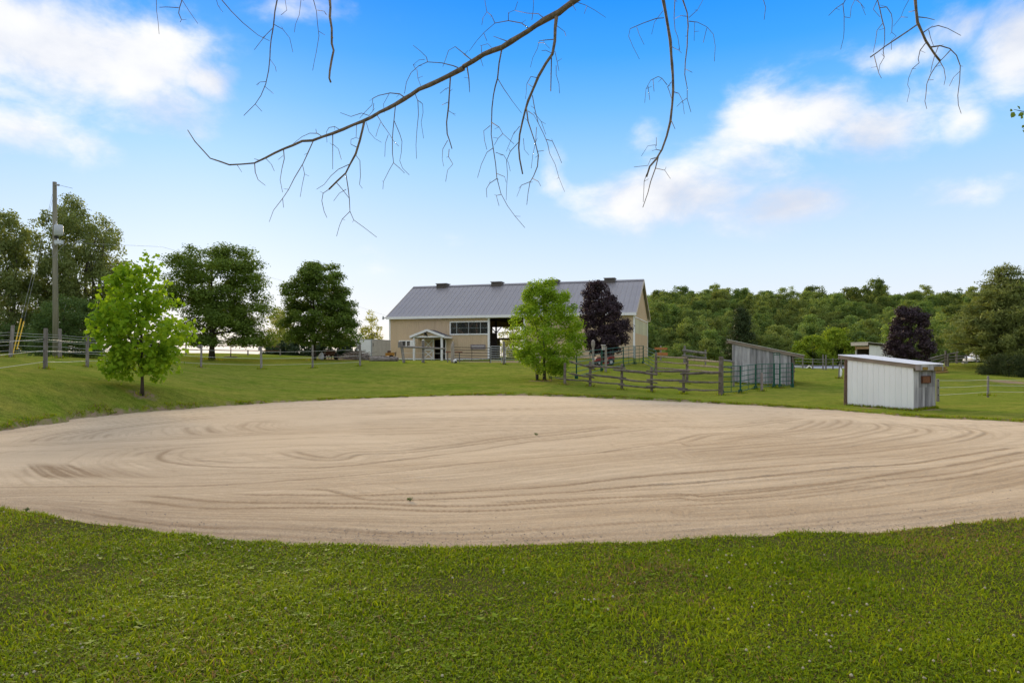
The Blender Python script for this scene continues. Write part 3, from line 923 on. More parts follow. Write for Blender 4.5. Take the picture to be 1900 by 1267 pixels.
# ---------------------------------------------------------------- foreground turf
def build_turf():
    r = np.random.default_rng(5)
    def scatter(n):
        d = np.sqrt(r.uniform(1.75 ** 2, 11.8 ** 2, n * 2))
        d = d[r.uniform(size=n * 2) < np.clip(1.3 - d / 8.5, .30, 1)]
        a = r.uniform(-R(47), R(47), len(d))
        x, y = np.sin(a) * d, np.cos(a) * d
        sd = ring_sd(x, y)
        ok = (sd > .0) & (r.uniform(size=len(d)) < .6 + sst(sd, .0, .25))
        # thin, worn places as in the photograph's right foreground
        thin = vnoise(x, y, .9, 31) * .6 + vnoise(x, y, 2.6, 32) * .4
        ok &= r.uniform(size=len(d)) < np.clip(1.25 - sst(thin, .55, .72) * .8, 0, 1)
        return x[ok], y[ok]
    x, y = scatter(600000)
    n = len(x)
    sd = ring_sd(x, y)
    z = np.maximum(lawn_z(x, y, None, sd), .0) - .008
    tall = vnoise(x, y, 1.8, 33)
    h = r.gamma(6, .0044, n) * (.55 + .8 * tall) + .008
    h *= np.where(r.uniform(size=n) < .03, 1.6, 1)
    w = r.uniform(.0024, .0058, n)
    a = r.uniform(0, 2 * np.pi, n)
    lean = r.uniform(.3, 1.5, n)
    la = r.uniform(0, 2 * np.pi, n)
    dx, dy = np.cos(a), np.sin(a)
    lx, ly = np.cos(la) * lean, np.sin(la) * lean
    P = np.stack([x, y, z], 1)
    side = np.stack([dx, dy, np.zeros(n)], 1) * w[:, None]
    mid = P + np.stack([lx * h * .35, ly * h * .35, h * .6], 1)
    tip = P + np.stack([lx * h * 1.0, ly * h * 1.0, h * (1.05 - .38 * lean)], 1)
    V = np.stack([P - side, P + side, mid + side * .8, tip, mid - side * .8], 1).reshape(-1, 3)
    b = np.arange(n) * 5
    Q = np.stack([b, b + 1, b + 2, b + 4], 1)
    T = np.stack([b + 4, b + 2, b + 3], 1)
    patch = vnoise(x, y, .55, 34) * .55 + vnoise(x, y, 2.3, 35) * .45
    tint = np.clip(.08 + .7 * patch + r.normal(0, .30, n), 0, 1)
    brown = sst(vnoise(x, y, .7, 31) * .6 + vnoise(x, y, 3.1, 32) * .4, .5, .78)
    dead = r.uniform(size=n) < .05 + .45 * brown * (.25 + .75 * sst(x, -.5, 1.5))
    me = np_mesh('lawn_grass', V, [Q, T], False, {'tint': np.repeat(tint, 5), 'dead': np.repeat(dead.astype(float), 5)})
    o = link('lawn_grass', me, lf_grass)
    tag(o, 'short green grass of the lawn in the foreground', 'grass', kind='stuff')
    # clover leaves, three leaflets each
    x, y = scatter(110000)
    k = (vnoise(x, y, 1.1, 36) > .38) | (r.uniform(size=len(x)) < .35)
    x, y = x[k], y[k]
    n = len(x)
    z = np.maximum(lawn_z(x, y), 0) + r.uniform(.006, .03, n)
    s = r.uniform(.004, .0095, n)
    Vs = []
    tl = r.normal(0, .35, (n, 2))
    a0 = r.uniform(0, 2 * np.pi, n)
    for j in range(3):
        a = a0 + j * 2.094
        for (u, v) in ((.05, 0), (.9, .58), (1.4, 0), (.9, -.58)):
            px_ = (np.cos(a) * u - np.sin(a) * v) * s
            py_ = (np.sin(a) * u + np.cos(a) * v) * s
            Vs.append(np.stack([x + px_, y + py_, z + tl[:, 0] * px_ + tl[:, 1] * py_], 1))
    V = np.stack(Vs, 1).reshape(-1, 3)
    Fc = np.arange(n * 12).reshape(n * 3, 4)
    o = link('clover', np_mesh('clover', V, Fc, False, {'tint': np.repeat(r.uniform(size=n), 12)}), lf_clover)
    tag(o, 'small clover leaves growing among the foreground grass', 'clover', kind='stuff')
    # white clover heads
    x, y = scatter(1700)
    k = r.uniform(size=len(x)) < .75 * sst(vnoise(x, y, .8, 37), .3, .7) + .12
    x, y = x[k], y[k]
    mb = MB()
    z = lawn_z(x, y)
    for i in range(len(x)):
        h = random.uniform(.03, .06)
        s = random.uniform(.006, .0105)
        c = (x[i] + random.uniform(-.01, .01), y[i], z[i] + h)
        mb.tube([(c[0], c[1], c[2] - s * .8), (c[0], c[1], c[2] - s * .3), (c[0], c[1], c[2] + s * .4), (c[0], c[1], c[2] + s * .85)], [s * .5, s, s * .85, s * .3], 6)
    o = mb.build('clover_flowers', M('clover_white', (.50, .46, .31), (.36, .31, .19), 90, .9))
    tag(o, 'tiny white clover flower heads scattered over the foreground grass', 'clover flowers', kind='stuff')
    # broad-leaved rosettes lying in the turf
    x, y = scatter(1500)
    k = r.uniform(size=len(x)) < .15 + .7 * sst(vnoise(x, y, .9, 38), .45, .75)
    x, y = x[k], y[k]
    z = lawn_z(x, y) + .018
    Vr, Tr = [], []
    for i in range(len(x)):
        for j in range(r.integers(4, 8)):
            a = r.uniform(0, 6.28); L_ = r.uniform(.02, .05); w_ = L_ * r.uniform(.22, .34); e = r.uniform(.0, .5)
            u = np.array([math.cos(a), math.sin(a), e]); v = np.array([-math.sin(a), math.cos(a), 0])
            b0 = np.array([x[i], y[i], z[i]])
            Vr.append(np.array([b0, b0 + u * L_ * .5 + v * w_, b0 + u * L_ * np.array([1, 1, .7]), b0 + u * L_ * .5 - v * w_]))
            Tr.append(r.uniform())
    Vr = np.concatenate(Vr)
    o = link('lawn_weeds', np_mesh('lawn_weeds', Vr, np.arange(len(Vr)).reshape(-1, 4), False, {'tint': np.repeat(Tr, 4)}), lf_clover)
    tag(o, 'broad-leaved weed rosettes lying low in the foreground lawn', 'weeds', kind='stuff')
    # grit and small stones along the near rim of the sand
    mb = MB()
    for _ in range(2600):
        a = random.uniform(-R(46), R(46))
        d = random.uniform(6.3, 12) if random.random() < .35 else random.uniform(6.4, 7.8) / max(.75, math.cos(a))
        px_, py_ = math.sin(a) * d, math.cos(a) * d
        sdv = float(ring_sd(np.array([px_]), np.array([py_]))[0])
        if sdv > -.03 or (sdv < -.9 and random.random() < .8): continue
        s = random.uniform(.003, .010)
        mb.box((px_, py_, .004 + s * .4), (s * random.uniform(.8, 1.6), s * random.uniform(.7, 1.3), s), random.uniform(0, 3), random.uniform(-.4, .4), random.uniform(-.4, .4))
    o = mb.build('gravel', M('grit_stones', (.46, .39, .32), (.27, .22, .18), 25, .9))
    tag(o, 'fine gravel along the near rim of the sand', 'gravel', kind='stuff')
build_turf()

def tufts():
    r = np.random.default_rng(55)
    P = []
    # ragged fringe all along the far rim of the sand
    a = r.uniform(-np.pi, np.pi, 26000)
    rr_ = np.interp(a, np.concatenate([_a - 2 * np.pi, _a, _a + 2 * np.pi]), np.concatenate([_r, _r, _r])) + np.abs(r.normal(0, .16, len(a)))
    x, y = RC[0] + np.sin(a) * rr_, RC[1] + np.cos(a) * rr_
    sd = ring_sd(x, y)
    k = (sd > .0) & (np.hypot(x, y) > 9) & (y > 6) & (np.abs(np.arctan2(x, y)) < R(46)) & (vnoise(x, y, 1.3, 61) > .3)
    P.append(np.stack([x[k], y[k], np.full(k.sum(), .05)], 1))
    # longer grass left by the mower round posts, trunks and sheds
    spots = [(px, d, .22, 60) for px, d in ((84, 25), (162, 30.5), (277, 36), (373, 42), (485, 44), (580, 45), (668, 46), (19, 31), (111, 33), (103, 37), (264, 24), (1048, 35.5), (1095, 35.1), (1153.5, 34.5), (1209, 34), (1268.5, 33.4), (1337.5, 33), (1373, 34), (1401.5, 37), (1436, 38.7), (1447, 38.6), (1413.5, 35.5), (1556.5, 45), (1833, 33), (996.5, 38.3), (1010, 38), (1217, 45.5), (1274.5, 39.5), (840, 51), (750, 50), (785, 50), (935, 50), (1100.5, 48), (1124, 46))]
    spots += [(393, 52, .7, 200), (583, 58, .7, 200)]
    for px, d, s, n in spots:
        q = r.normal(0, s * .6, (n, 2))
        P.append(np.stack([wx(px, d) + q[:, 0], d + q[:, 1], np.full(n, .13)], 1))
    for (x0, y0), (x1, y1), n in (((12.72, 25.9), (14.01, 23.83), 700), ((14.01, 23.83), (15.24, 24.6), 450), ((13.3, 41.3), (16.42, 40.0), 600), ((16.42, 40), (17.5, 42.6), 300), ((-13.9, 77.8), (12.4, 69.8), 2500)):
        t = r.uniform(0, 1, n)
        ox = r.normal(0, .06, n)
        P.append(np.stack([x0 + (x1 - x0) * t + ox, y0 + (y1 - y0) * t - .03 - np.abs(r.normal(0, .08, n)), np.full(n, .10)], 1))
    P = np.concatenate(P)
    n = len(P)
    x, y = P[:, 0], P[:, 1]
    z = np.maximum(lawn_z(x, y), -.02) - .01
    h = P[:, 2] * r.uniform(.5, 1.35, n)
    w = np.maximum(.005, .0006 * np.hypot(x, y))
    a = r.uniform(0, 6.283, n); la = r.uniform(0, 6.283, n); ln = r.uniform(.1, .7, n) * h
    side = np.stack([np.cos(a) * w, np.sin(a) * w, np.zeros(n)], 1)
    b0 = np.stack([x, y, z], 1)
    V = np.stack([b0 - side, b0 + side, b0 + np.stack([np.cos(la) * ln, np.sin(la) * ln, h], 1)], 1).reshape(-1, 3)
    o = link('rough_grass', np_mesh('rough_grass', V, np.arange(n * 3).reshape(-1, 3), False, {'tint': np.repeat(r.uniform(0, .8, n), 3), 'dead': np.repeat((r.uniform(size=n) < .22).astype(float), 3)}), lf_grass)
    tag(o, 'longer rough grass along the sand rim and round the posts and sheds', 'grass', kind='stuff')
tufts()

# little weeds on the sand
def weed(px, py, size, label):
    d = CH * F / (py - HZ)
    t = thing('weed', label, 'weed', (wx(px, d), d, .0), 0, 'weeds growing on the sand')
    r = np.random.default_rng(int(px))
    c = np.array([[r.normal(0, size * .3), r.normal(0, size * .2), size * .35 + abs(r.normal(0, size * .2))] for _ in range(5)])
    V, Fc, ti = leaf_cloud(c, np.full(5, size * .4), 9, size * .45, .7, .6, r=r)
    link('leaf_tuft', np_mesh('leaf_tuft', V, Fc, False, {'tint': ti}), lf_bush, t)
    mb = MB()
    for q in c: mb.tube([(0, 0, -.01), tuple(q)], [.004, .002], 4)
    mb.build('stem', lf_bush, t, world=False)
weed(761, 928, .05, 'small green weed standing alone near the middle of the sand')
weed(995, 807, .06, 'low pale weed far out on the sand, towards the barn')
weed(48, 948, .05, 'loose weed on the near left rim of the sand')
# ---------------------------------------------------------------- barn
def build_barn():
    ang = math.atan2(-.29, .957)
    rx_, ry_ = math.cos(ang), math.sin(ang)
    vx_, vy_ = -ry_, rx_
    Lb, Db, base = 27.6, 13.8, 1.5
    C = (12.49 - .957 * 27.6, 70 + .29 * 27.6)
    t = thing('barn', 'long tan steel barn with grey ribbed roof, white trim and open doorway', 'barn', (C[0], C[1], base), ang)
    def bx(px, yd=0.0):
        q = (px - 950) / F
        return (q * (C[1] + yd * vy_) - C[0] - yd * vx_) / (rx_ - q * ry_)
    def bz(px, py, yd=0.0):
        x = bx(px, yd)
        return wz(py, C[1] + x * ry_ + yd * vy_) - base
    EAVE = 4.93
    RISE = 3.87
    slope = RISE / (Db / 2)
    def roofz(y): return EAVE + RISE - abs(y - Db / 2) * slope
    def b(name, mb, mat, parent=None): return mb.build(name, mat, parent or t, world=False)

    cache = {}
    def sheet(w, h0, h1, mat, name):
        key = (round(w, 3), round(h0, 3), round(h1, 3), mat.name)
        if key in cache: return cache[key]
        prof = [(0, 0)]
        x = .06
        while x + .05 < w:
            prof += [(x, 0), (x + .012, -.022), (x + .038, -.022), (x + .05, 0)]
            x += .23
        prof += [(w, 0)]
        n = len(prof)
        top = lambda xx: h0 + (h1 - h0) * xx / w
        V = [(p[0], p[1], 0) for p in prof] + [(p[0], p[1], top(p[0])) for p in prof]
        V += [(0, .02, 0), (w, .02, 0), (w, .02, top(w)), (0, .02, top(0))]
        Fc = [(i, i + 1, n + i + 1, n + i) for i in range(n - 1)]
        k = 2 * n
        Fc += [(k + 1, k, k + 3, k + 2), (0, n, k + 3, k), (n - 1, k + 1, k + 2, 2 * n - 1)]
        me = bpy.data.meshes.new(name)
        me.from_pydata(V, [], Fc)
        me.materials.append(mat)
        cache[key] = me
        return me
    def clad(x0, x1, topf, opens, org, rot, mat=tan_steel, name='siding_panel', step=.92, z0=.12, bands=()):
        """cover a wall with ribbed sheets. opens: (a, b, lo, hi)"""
        cuts = sorted(set([x0, x1] + [v for o in opens for v in o[:2] if x0 < v < x1] + list(np.arange(x0 + step, x1 - .05, step))))
        for a, c in zip(cuts[:-1], cuts[1:]):
            if c - a < .02: continue
            m = (a + c) / 2
            gaps = sorted((o[2], o[3]) for o in opens if o[0] <= m <= o[1])
            segs, cur = [], z0
            for lo, hi in gaps:
                if lo > cur + .02: segs.append((cur, lo, False))
                cur = max(cur, hi)
            if cur < topf(m) - .02: segs.append((cur, None, True))
            for lo, hi, last in segs:
                h0, h1 = (topf(a) - lo, topf(c) - lo) if last else (hi - lo, hi - lo)
                if min(h0, h1) < .01: h0, h1 = max(h0, .01), max(h1, .01)
                o = bpy.data.objects.new(name, sheet(c - a - .004, h0, h1, mat, name))
                COL.objects.link(o); o.parent = t
                ca, sa = math.cos(rot), math.sin(rot)
                o.location = (org[0] + a * ca, org[1] + a * sa, lo)
                o.rotation_euler = (0, 0, rot)
    # openings on the front
    W1 = (bx(740.5), bx(768), bz(750, 643.5), bz(750, 631.5))
    LW = (bx(836.5), bx(905), bz(870, 619), bz(870, 598))
    MD = (bx(907.5), bx(974), 0.0, bz(940, 590))
    yd_in = .05
    DR = (bx(807), bx(827), 0.0, bz(815, 630))
    clad(0, Lb, lambda x: EAVE, [W1, LW, MD, DR], (0, 0), 0)
    # right gable, with its band of pale translucent panels
    TB = (bz(1176, 617), bz(1176, 590))
    for lo, hi, m, nm in ((.12, TB[0], tan_steel, 'siding_panel'), (TB[0], TB[1], M('translucent_panel', (.58, .55, .38), (.52, .50, .36), 2, .4), 'light_panel')):
        clad(0, Db, lambda y, hi=hi: hi, [], (Lb, 0), math.pi / 2, m, nm, z0=lo)
    clad(0, Db, lambda y: roofz(y), [], (Lb, 0), math.pi / 2, tan_steel, 'siding_panel', z0=TB[1])
    clad(0, Db, lambda y: roofz(Db - y), [], (0, Db), -math.pi / 2, tan_steel, 'siding_panel')
    # back wall, seen through the doorway
    BW = (bx(914, Db), bx(992, Db), bz(930, 627, Db), bz(930, 607, Db))
    BD = (bx(928, Db), bx(990, Db), 0.0, bz(930, 631, Db))
    BV = (bx(836, Db), bx(905, Db), bz(870, 619, Db), bz(870, 612, Db))
    inv = [(Lb - o[1], Lb - o[0], o[2], o[3]) for o in (BW, BD)]
    clad(0, Lb, lambda x: EAVE, inv, (Lb, Db), math.pi, tan_steel, 'siding_panel')
    # trim
    for x in (-.02, Lb + .02):
        b('corner_trim', MB().bb(x - .09, x + .09, -.05, .12, .05, EAVE), white_paint)
    b('corner_trim', MB().bb(Lb - .1, Lb + .06, Db - .06, Db + .06, .05, EAVE), white_paint)
    for a, c in ((0.1, DR[0] - .06), (DR[1] + .06, MD[0] - .1), (MD[1] + .1, Lb - .1)):
        b('base_trim', MB().bb(a, c, -.045, .06, -.25, .11), white_paint)
    b('base_trim', MB().bb(Lb - .05, Lb + .045, .1, Db - .1, -.25, .13), white_paint)
    b('gable_trim', MB().bb(Lb + .0, Lb + .05, .1, Db - .1, TB[1] + .12, TB[1] + .2), white_paint)
    # roof: sheet by sheet on both slopes
    ov, gov = .42, .30
    sl = math.hypot(Db / 2 + ov, (Db / 2 + ov) * slope)
    pitch = math.atan(slope)
    rt = b('roof_deck', MB().prism([(-ov, EAVE - ov * slope - .02), (Db / 2, EAVE + RISE - .02), (Db + ov, EAVE - ov * slope - .02), (Db + ov, EAVE - ov * slope + .05), (Db / 2, EAVE + RISE + .05), (-ov, EAVE - ov * slope + .05)], 0, 1), dark_in)
    rt.data.vertices.foreach_set('co', np.array([(v.co.y * (Lb - .06) + .03, v.co.x, v.co.z) for v in rt.data.vertices], dtype=np.float32).ravel())
    rt.data.update()
    n = 50
    wpan = (Lb + 2 * gov) / n
    pm = None
    for side in (0, 1):
        for i in range(n):
            if pm is None:
                mb = MB()
                prof = [(0, 0)]
                for k in range(2):
                    x = .04 + k * wpan / 2
                    hgt = .034 if k == 0 else .014
                    prof += [(x, 0), (x + .015, hgt), (x + .055, hgt), (x + .07, 0)]
                prof += [(wpan - .003, 0)]
                m = len(prof)
                V = [(x, 0, z) for x, z in prof] + [(x, sl, z) for x, z in prof] + [(0, 0, -.03), (wpan - .003, 0, -.03), (wpan - .003, sl, -.03), (0, sl, -.03)]
                Fc = [(k, k + 1, m + k + 1, m + k) for k in range(m - 1)] + [(2 * m + 0, 2 * m + 3, 2 * m + 2, 2 * m + 1), (2 * m, 2 * m + 1) + tuple(range(m - 1, -1, -1))]
                mb.add(V, Fc)
                pm = mb.mesh('roof_panel')
                pm.materials.append(roof_steel)
            o = bpy.data.objects.new('roof_panel', pm)
            COL.objects.link(o); o.parent = t
            if side == 0:
                o.location = (-gov + i * wpan, -ov, EAVE - ov * slope + .1)
                o.rotation_euler = (pitch, 0, 0)
            else:
                o.location = (Lb + gov - i * wpan, Db + ov, EAVE - ov * slope + .1)
                o.rotation_euler = (pitch, 0, math.pi)
    b('ridge_cap', MB().prism([(Db / 2 - .3, EAVE + RISE + .0), (Db / 2, EAVE + RISE + .19), (Db / 2 + .3, EAVE + RISE + .0), (Db / 2, EAVE + RISE + .15)], 0, 1), roof_steel)
    rc = bpy.data.objects[[c.name for c in t.children if c.name.startswith('ridge_cap')][0]]
    rc.data.vertices.foreach_set('co', np.array([(v.co.y * (Lb + 2 * gov) - gov, v.co.x, v.co.z) for v in rc.data.vertices], dtype=np.float32).ravel())
    rc.data.update()
    ez = EAVE - ov * slope
    b('eave_fascia', MB().bb(-gov, Lb + gov, -ov - .06, -ov - .0, ez - .16, ez + .12), white_paint)
    b('eave_fascia', MB().bb(-gov, Lb + gov, Db + ov + .0, Db + ov + .06, ez - .16, ez + .12), white_paint)
    b('soffit', MB().bb(-gov + .01, Lb + gov - .01, -ov + .0, -.03, ez - .12, ez - .08), white_paint)
    for x in (-gov - .03, Lb + gov + .03):
        for s in (0, 1):
            y0 = -ov if s == 0 else Db + ov
            b('rake_fascia', MB().bar((x, y0, ez - .02), (x, Db / 2, EAVE + RISE - .02), .05, .26), M('tan_trim', (.55, .46, .34), (.5, .42, .31), 2, .5))
    # ridge vents
    ridge_y = Db / 2
    for pa, pb in ((813, 831.5), (914, 932.5), (1019.5, 1037.5), (1122.5, 1141.5)):
        xa, xb = bx(pa, ridge_y), bx(pb, ridge_y)
        zr = EAVE + RISE
        v = b('ridge_vent', MB().bb(xa, xb, ridge_y - .55, ridge_y + .55, zr - .25, zr + .32), vent_mat)
        b('vent_cap', MB().bb(xa - .07, xb + .07, ridge_y - .68, ridge_y + .68, zr + .323, zr + .40), roof_steel, v)
    # small front window with shutters
    zs, zt = W1[2], W1[3]
    wn = b('window', MB().bb(W1[0], W1[1], -.06, -.02, zs, zs + .1).bb(W1[0], W1[1], -.06, -.02, zt - .1, zt).bb(W1[0], bx(746.5), -.06, -.02, zs + .1, zt - .1).bb(bx(761), W1[1], -.06, -.02, zs + .1, zt - .1).bb(bx(753), bx(755), -.06, -.02, zs + .1, zt - .1), white_paint)
    gl = M('window_glass', (.03, .034, .04), (.025, .028, .033), 1, .12, spec=.6)
    for a, c in ((746.5, 753), (755, 761)):
        b('pane', MB().bb(bx(a) + .004, bx(c) - .004, -.03, -.015, zs + .104, zt - .104), gl, wn)
    # long clerestory window: frame, mullions, panes
    z0, z1 = LW[2], LW[3]
    zm = (z0 + z1) / 2
    lw = b('long_window', MB().bb(LW[0] - .12, LW[1] + .03, -.08, .04, z1, z1 + .13).bb(LW[0] - .12, LW[1] + .03, -.08, .04, z0 - .14, z0).bb(LW[0] - .12, LW[0], -.08, .04, z0 + .001, z1 - .001), white_paint)
    xs = [LW[0]] + [bx(p) for p in (847.5, 869.5, 891.5)] + [LW[1]]
    for x in xs[1:-1]:
        b('mullion', MB().bb(x - .035, x + .035, -.02, .05, z0 + .002, z1 - .002), galv, lw)
    b('window_rail', MB().bb(LW[0] + .002, LW[1] - .002, .052, .10, zm - .05, zm + .05), galv, lw)
    m, nt, bs, out = mat_new('clear_panel')
    tr_ = nt.nodes.new('ShaderNodeBsdfTransparent'); tr_.inputs[0].default_value = (.72, .74, .74, 1)
    gs = nt.nodes.new('ShaderNodeBsdfGlossy'); gs.inputs['Roughness'].default_value = .25
    df = nt.nodes.new('ShaderNodeBsdfDiffuse'); df.inputs[0].default_value = (.35, .37, .38, 1)
    mx = nt.nodes.new('ShaderNodeMixShader'); mx.inputs[0].default_value = .035
    m2 = nt.nodes.new('ShaderNodeMixShader'); m2.inputs[0].default_value = .03
    nt.links.new(tr_.outputs[0], mx.inputs[1]); nt.links.new(df.outputs[0], mx.inputs[2])
    nt.links.new(mx.outputs[0], m2.inputs[1]); nt.links.new(gs.outputs[0], m2.inputs[2]); nt.links.new(m2.outputs[0], out.inputs[0])
    for a, c in zip(xs[:-1], xs[1:]):
        for lo, hi in ((z0, zm), (zm, z1)):
            b('pane', MB().bb(a + .04, c - .04, .012, .02, lo + .006, hi - .006), m, lw)
    # main doorway
    b('door_header', MB().bb(MD[0] - .3, MD[1] + .6, -.28, -.05, MD[3] + .02, MD[3] + .26), white_paint)
    for x in (MD[0], MD[1]):
        b('door_jamb', MB().bb(x - .14, x + .08, -.09, .1, -.2, MD[3]), white_paint)
    # stall door with cross bracing beside the dark opening
    dx0, dx1, dz1 = bx(786), bx(806), bz(796, 629)
    dm = dz1 * .46
    dr = b('stall_door', MB().bb(dx0, dx1, -.09, -.04, .05, dz1), tan_steel)
    fr = MB()
    for a, c, e, g in ((dx0, dx0 + .09, .05, dz1), (dx1 - .16, dx1, .05, dz1), (dx0 + .09, dx1 - .16, .05, .14), (dx0 + .09, dx1 - .16, dz1 - .1, dz1), (dx0 + .09, dx1 - .16, dm - .06, dm + .1)):
        fr.bb(a, c, -.125, -.092, e, g)
    b('door_frame', fr, white_paint, dr)
    for lo, hi in ((.14, dm - .06), (dm + .1, dz1 - .1)):
        for s in (0, 1):
            p = (dx0 + .09, -.108 - s * .006, lo if s == 0 else hi)
            q = (dx1 - .16, -.108 - s * .006, hi if s == 0 else lo)
            b('cross_brace', MB().bar(p, q, .02, .085, (0, 1, 0)) if False else MB().bar(p, q, .024, .09), white_paint, dr)
    b('door_jamb', MB().bb(DR[1] - .02, DR[1] + .08, -.1, .05, -.1, DR[3]), white_paint)
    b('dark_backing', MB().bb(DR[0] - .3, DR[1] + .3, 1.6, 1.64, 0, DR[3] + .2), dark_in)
    # porch
    pdp = 2.0
    cl, cr_ = bx(768.2, -pdp), bx(819.8, -pdp)
    pk = bx(793, -pdp - .25)
    zb = bz(790, 626, -pdp)
    zt_ = bz(793, 612, -pdp - .25)
    el, er = bx(760.5, -pdp - .25), bx(820.5, -pdp - .25) + .25
    half = (er - el) / 2
    cx = (el + er) / 2
    por = b('porch_beam', MB().bb(el + .3, er - .3, -pdp - .09, -pdp + .09, zb - .02, zb + .16), white_paint)
    for x in (cl, cr_):
        b('porch_column', MB().bb(x - .10, x + .10, -pdp - .1, -pdp + .1, -.3, zb - .02), white_paint)
    b('porch_gable', MB().prism([(el + .3, zb + .16), (er - .3, zb + .16), (cx, zt_ - .18)], -pdp - .02, -pdp + .02), tan_steel)
    for s in (-1, 1):
        xe = cx + s * half
        mbr = MB()
        P = [(cx, zt_ - .12), (xe, zb - .02), (xe, zb + .12), (cx, zt_ + .04)]
        mbr.prism(P if s > 0 else P[::-1], -pdp - .25, -.03)
        rf = b('porch_roof', mbr, dark_roof)
        b('porch_fascia', MB().bar((cx, -pdp - .28, zt_ - .04), (xe, -pdp - .28, zb + .06), .06, .24), white_paint)
        b('porch_fascia', MB().bb(xe - .03 if s > 0 else xe - .03, xe + .03, -pdp - .25, -.03, zb - .1, zb + .13), white_paint)
    lx = bx(790, -pdp)
    lm = b('porch_lamp', MB().box((lx, -pdp - .1, bz(790, 619.5, -pdp)), (.22, .16, .26)), black_mat)
    b('lamp_arm', MB().bar((lx + .1, -pdp - .1, bz(790, 621, -pdp)), (lx + .26, -pdp - .22, bz(790, 623, -pdp)), .09, .12), black_mat, lm)
    b('yard_light', MB().tube([(-gov - .02, -ov + .1, ez), (-gov - .35, -ov + .05, ez + .02)], .05, 6).tube([(-gov - .38, -ov + .05, ez - .17), (-gov - .38, -ov + .05, ez + .2)], [.13, .09], 8), grey_metal)
    # framing inside: posts, braces, beams
    for i, x in enumerate(np.linspace(.3, Lb - .3, 9)):
        for y in (.22, Db - .22):
            if y < 1 and (MD[0] - .1 < x < MD[1] + .1 or DR[0] - .1 < x < DR[1] + .1): continue
            if y > 1 and BD[0] < x < BD[1]: continue
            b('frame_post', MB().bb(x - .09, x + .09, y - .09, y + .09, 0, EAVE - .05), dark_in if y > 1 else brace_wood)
    for pxp in (921,):
        x = bx(pxp, Db)
        b('frame_post', MB().bb(x - .09, x + .09, Db - .2, Db - .02, BW[2] - .3, EAVE), dark_in)
        for s in (-1, 1):
            b('knee_brace', MB().bar((x, Db - .1, BW[2] + (BW[3] - BW[2]) * .45), (x + s * .75, Db - .1, BW[3] + .05), .08, .1), dark_in)
    b('window_rail', MB().bb(BW[0], BW[1], Db - .1, Db - .04, (BW[2] + BW[3]) / 2 - .03, (BW[2] + BW[3]) / 2 + .03), dark_in)
    x = bx(871, .4)
    for s in (-1, 1):
        b('knee_brace', MB().bar((x, .32, z0 + (z1 - z0) * .55), (x + s * .7, .32, z1 + .1), .07, .12), brace_wood)
    b('knee_brace', MB().bar((bx(904, .4), .32, z0 + (z1 - z0) * .6), (bx(904, .4) - .7, .32, z1 + .1), .07, .12), brace_wood)
    b('diagonal_brace', MB().bar((bx(835, .6), .55, z1 + .25), (bx(861, .6), .55, z0 - .15), .10, .34), brace_wood)
    b('frame_post', MB().bb(x - .08, x + .08, .13, .3, 0, EAVE - .05), brace_wood)
    for x in np.linspace(.3, Lb - .3, 9):
        b('tie_beam', MB().bb(x - .06, x + .06, .12, Db - .12, EAVE - .35, EAVE - .05), dark_in)
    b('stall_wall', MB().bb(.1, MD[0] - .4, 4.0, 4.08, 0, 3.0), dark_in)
    b('barn_floor', MB().bb(.1, Lb - .1, .1, Db - .1, -.15, .03), earth)
    # wall plaque: weathered, two courses with a pale stripe
    pl = b('wall_plaque', MB().bb(bx(873.5), bx(901), -.08, -.03, bz(887, 648), bz(887, 639)), M('plaque_grey', (.30, .25, .25), (.20, .17, .175), 9, .8))
    b('plaque_stripe', MB().bb(bx(876.5), bx(898.5), -.095, -.082, bz(887, 642.9), bz(887, 642.2)), white_paint, pl)
    return t
build_barn()

# ---------------------------------------------------------------- sheds
def frame2d(p0, p1):
    ex = Vector((p1[0] - p0[0], p1[1] - p0[1], 0))
    L_ = ex.length
    return math.atan2(ex.y, ex.x), L_

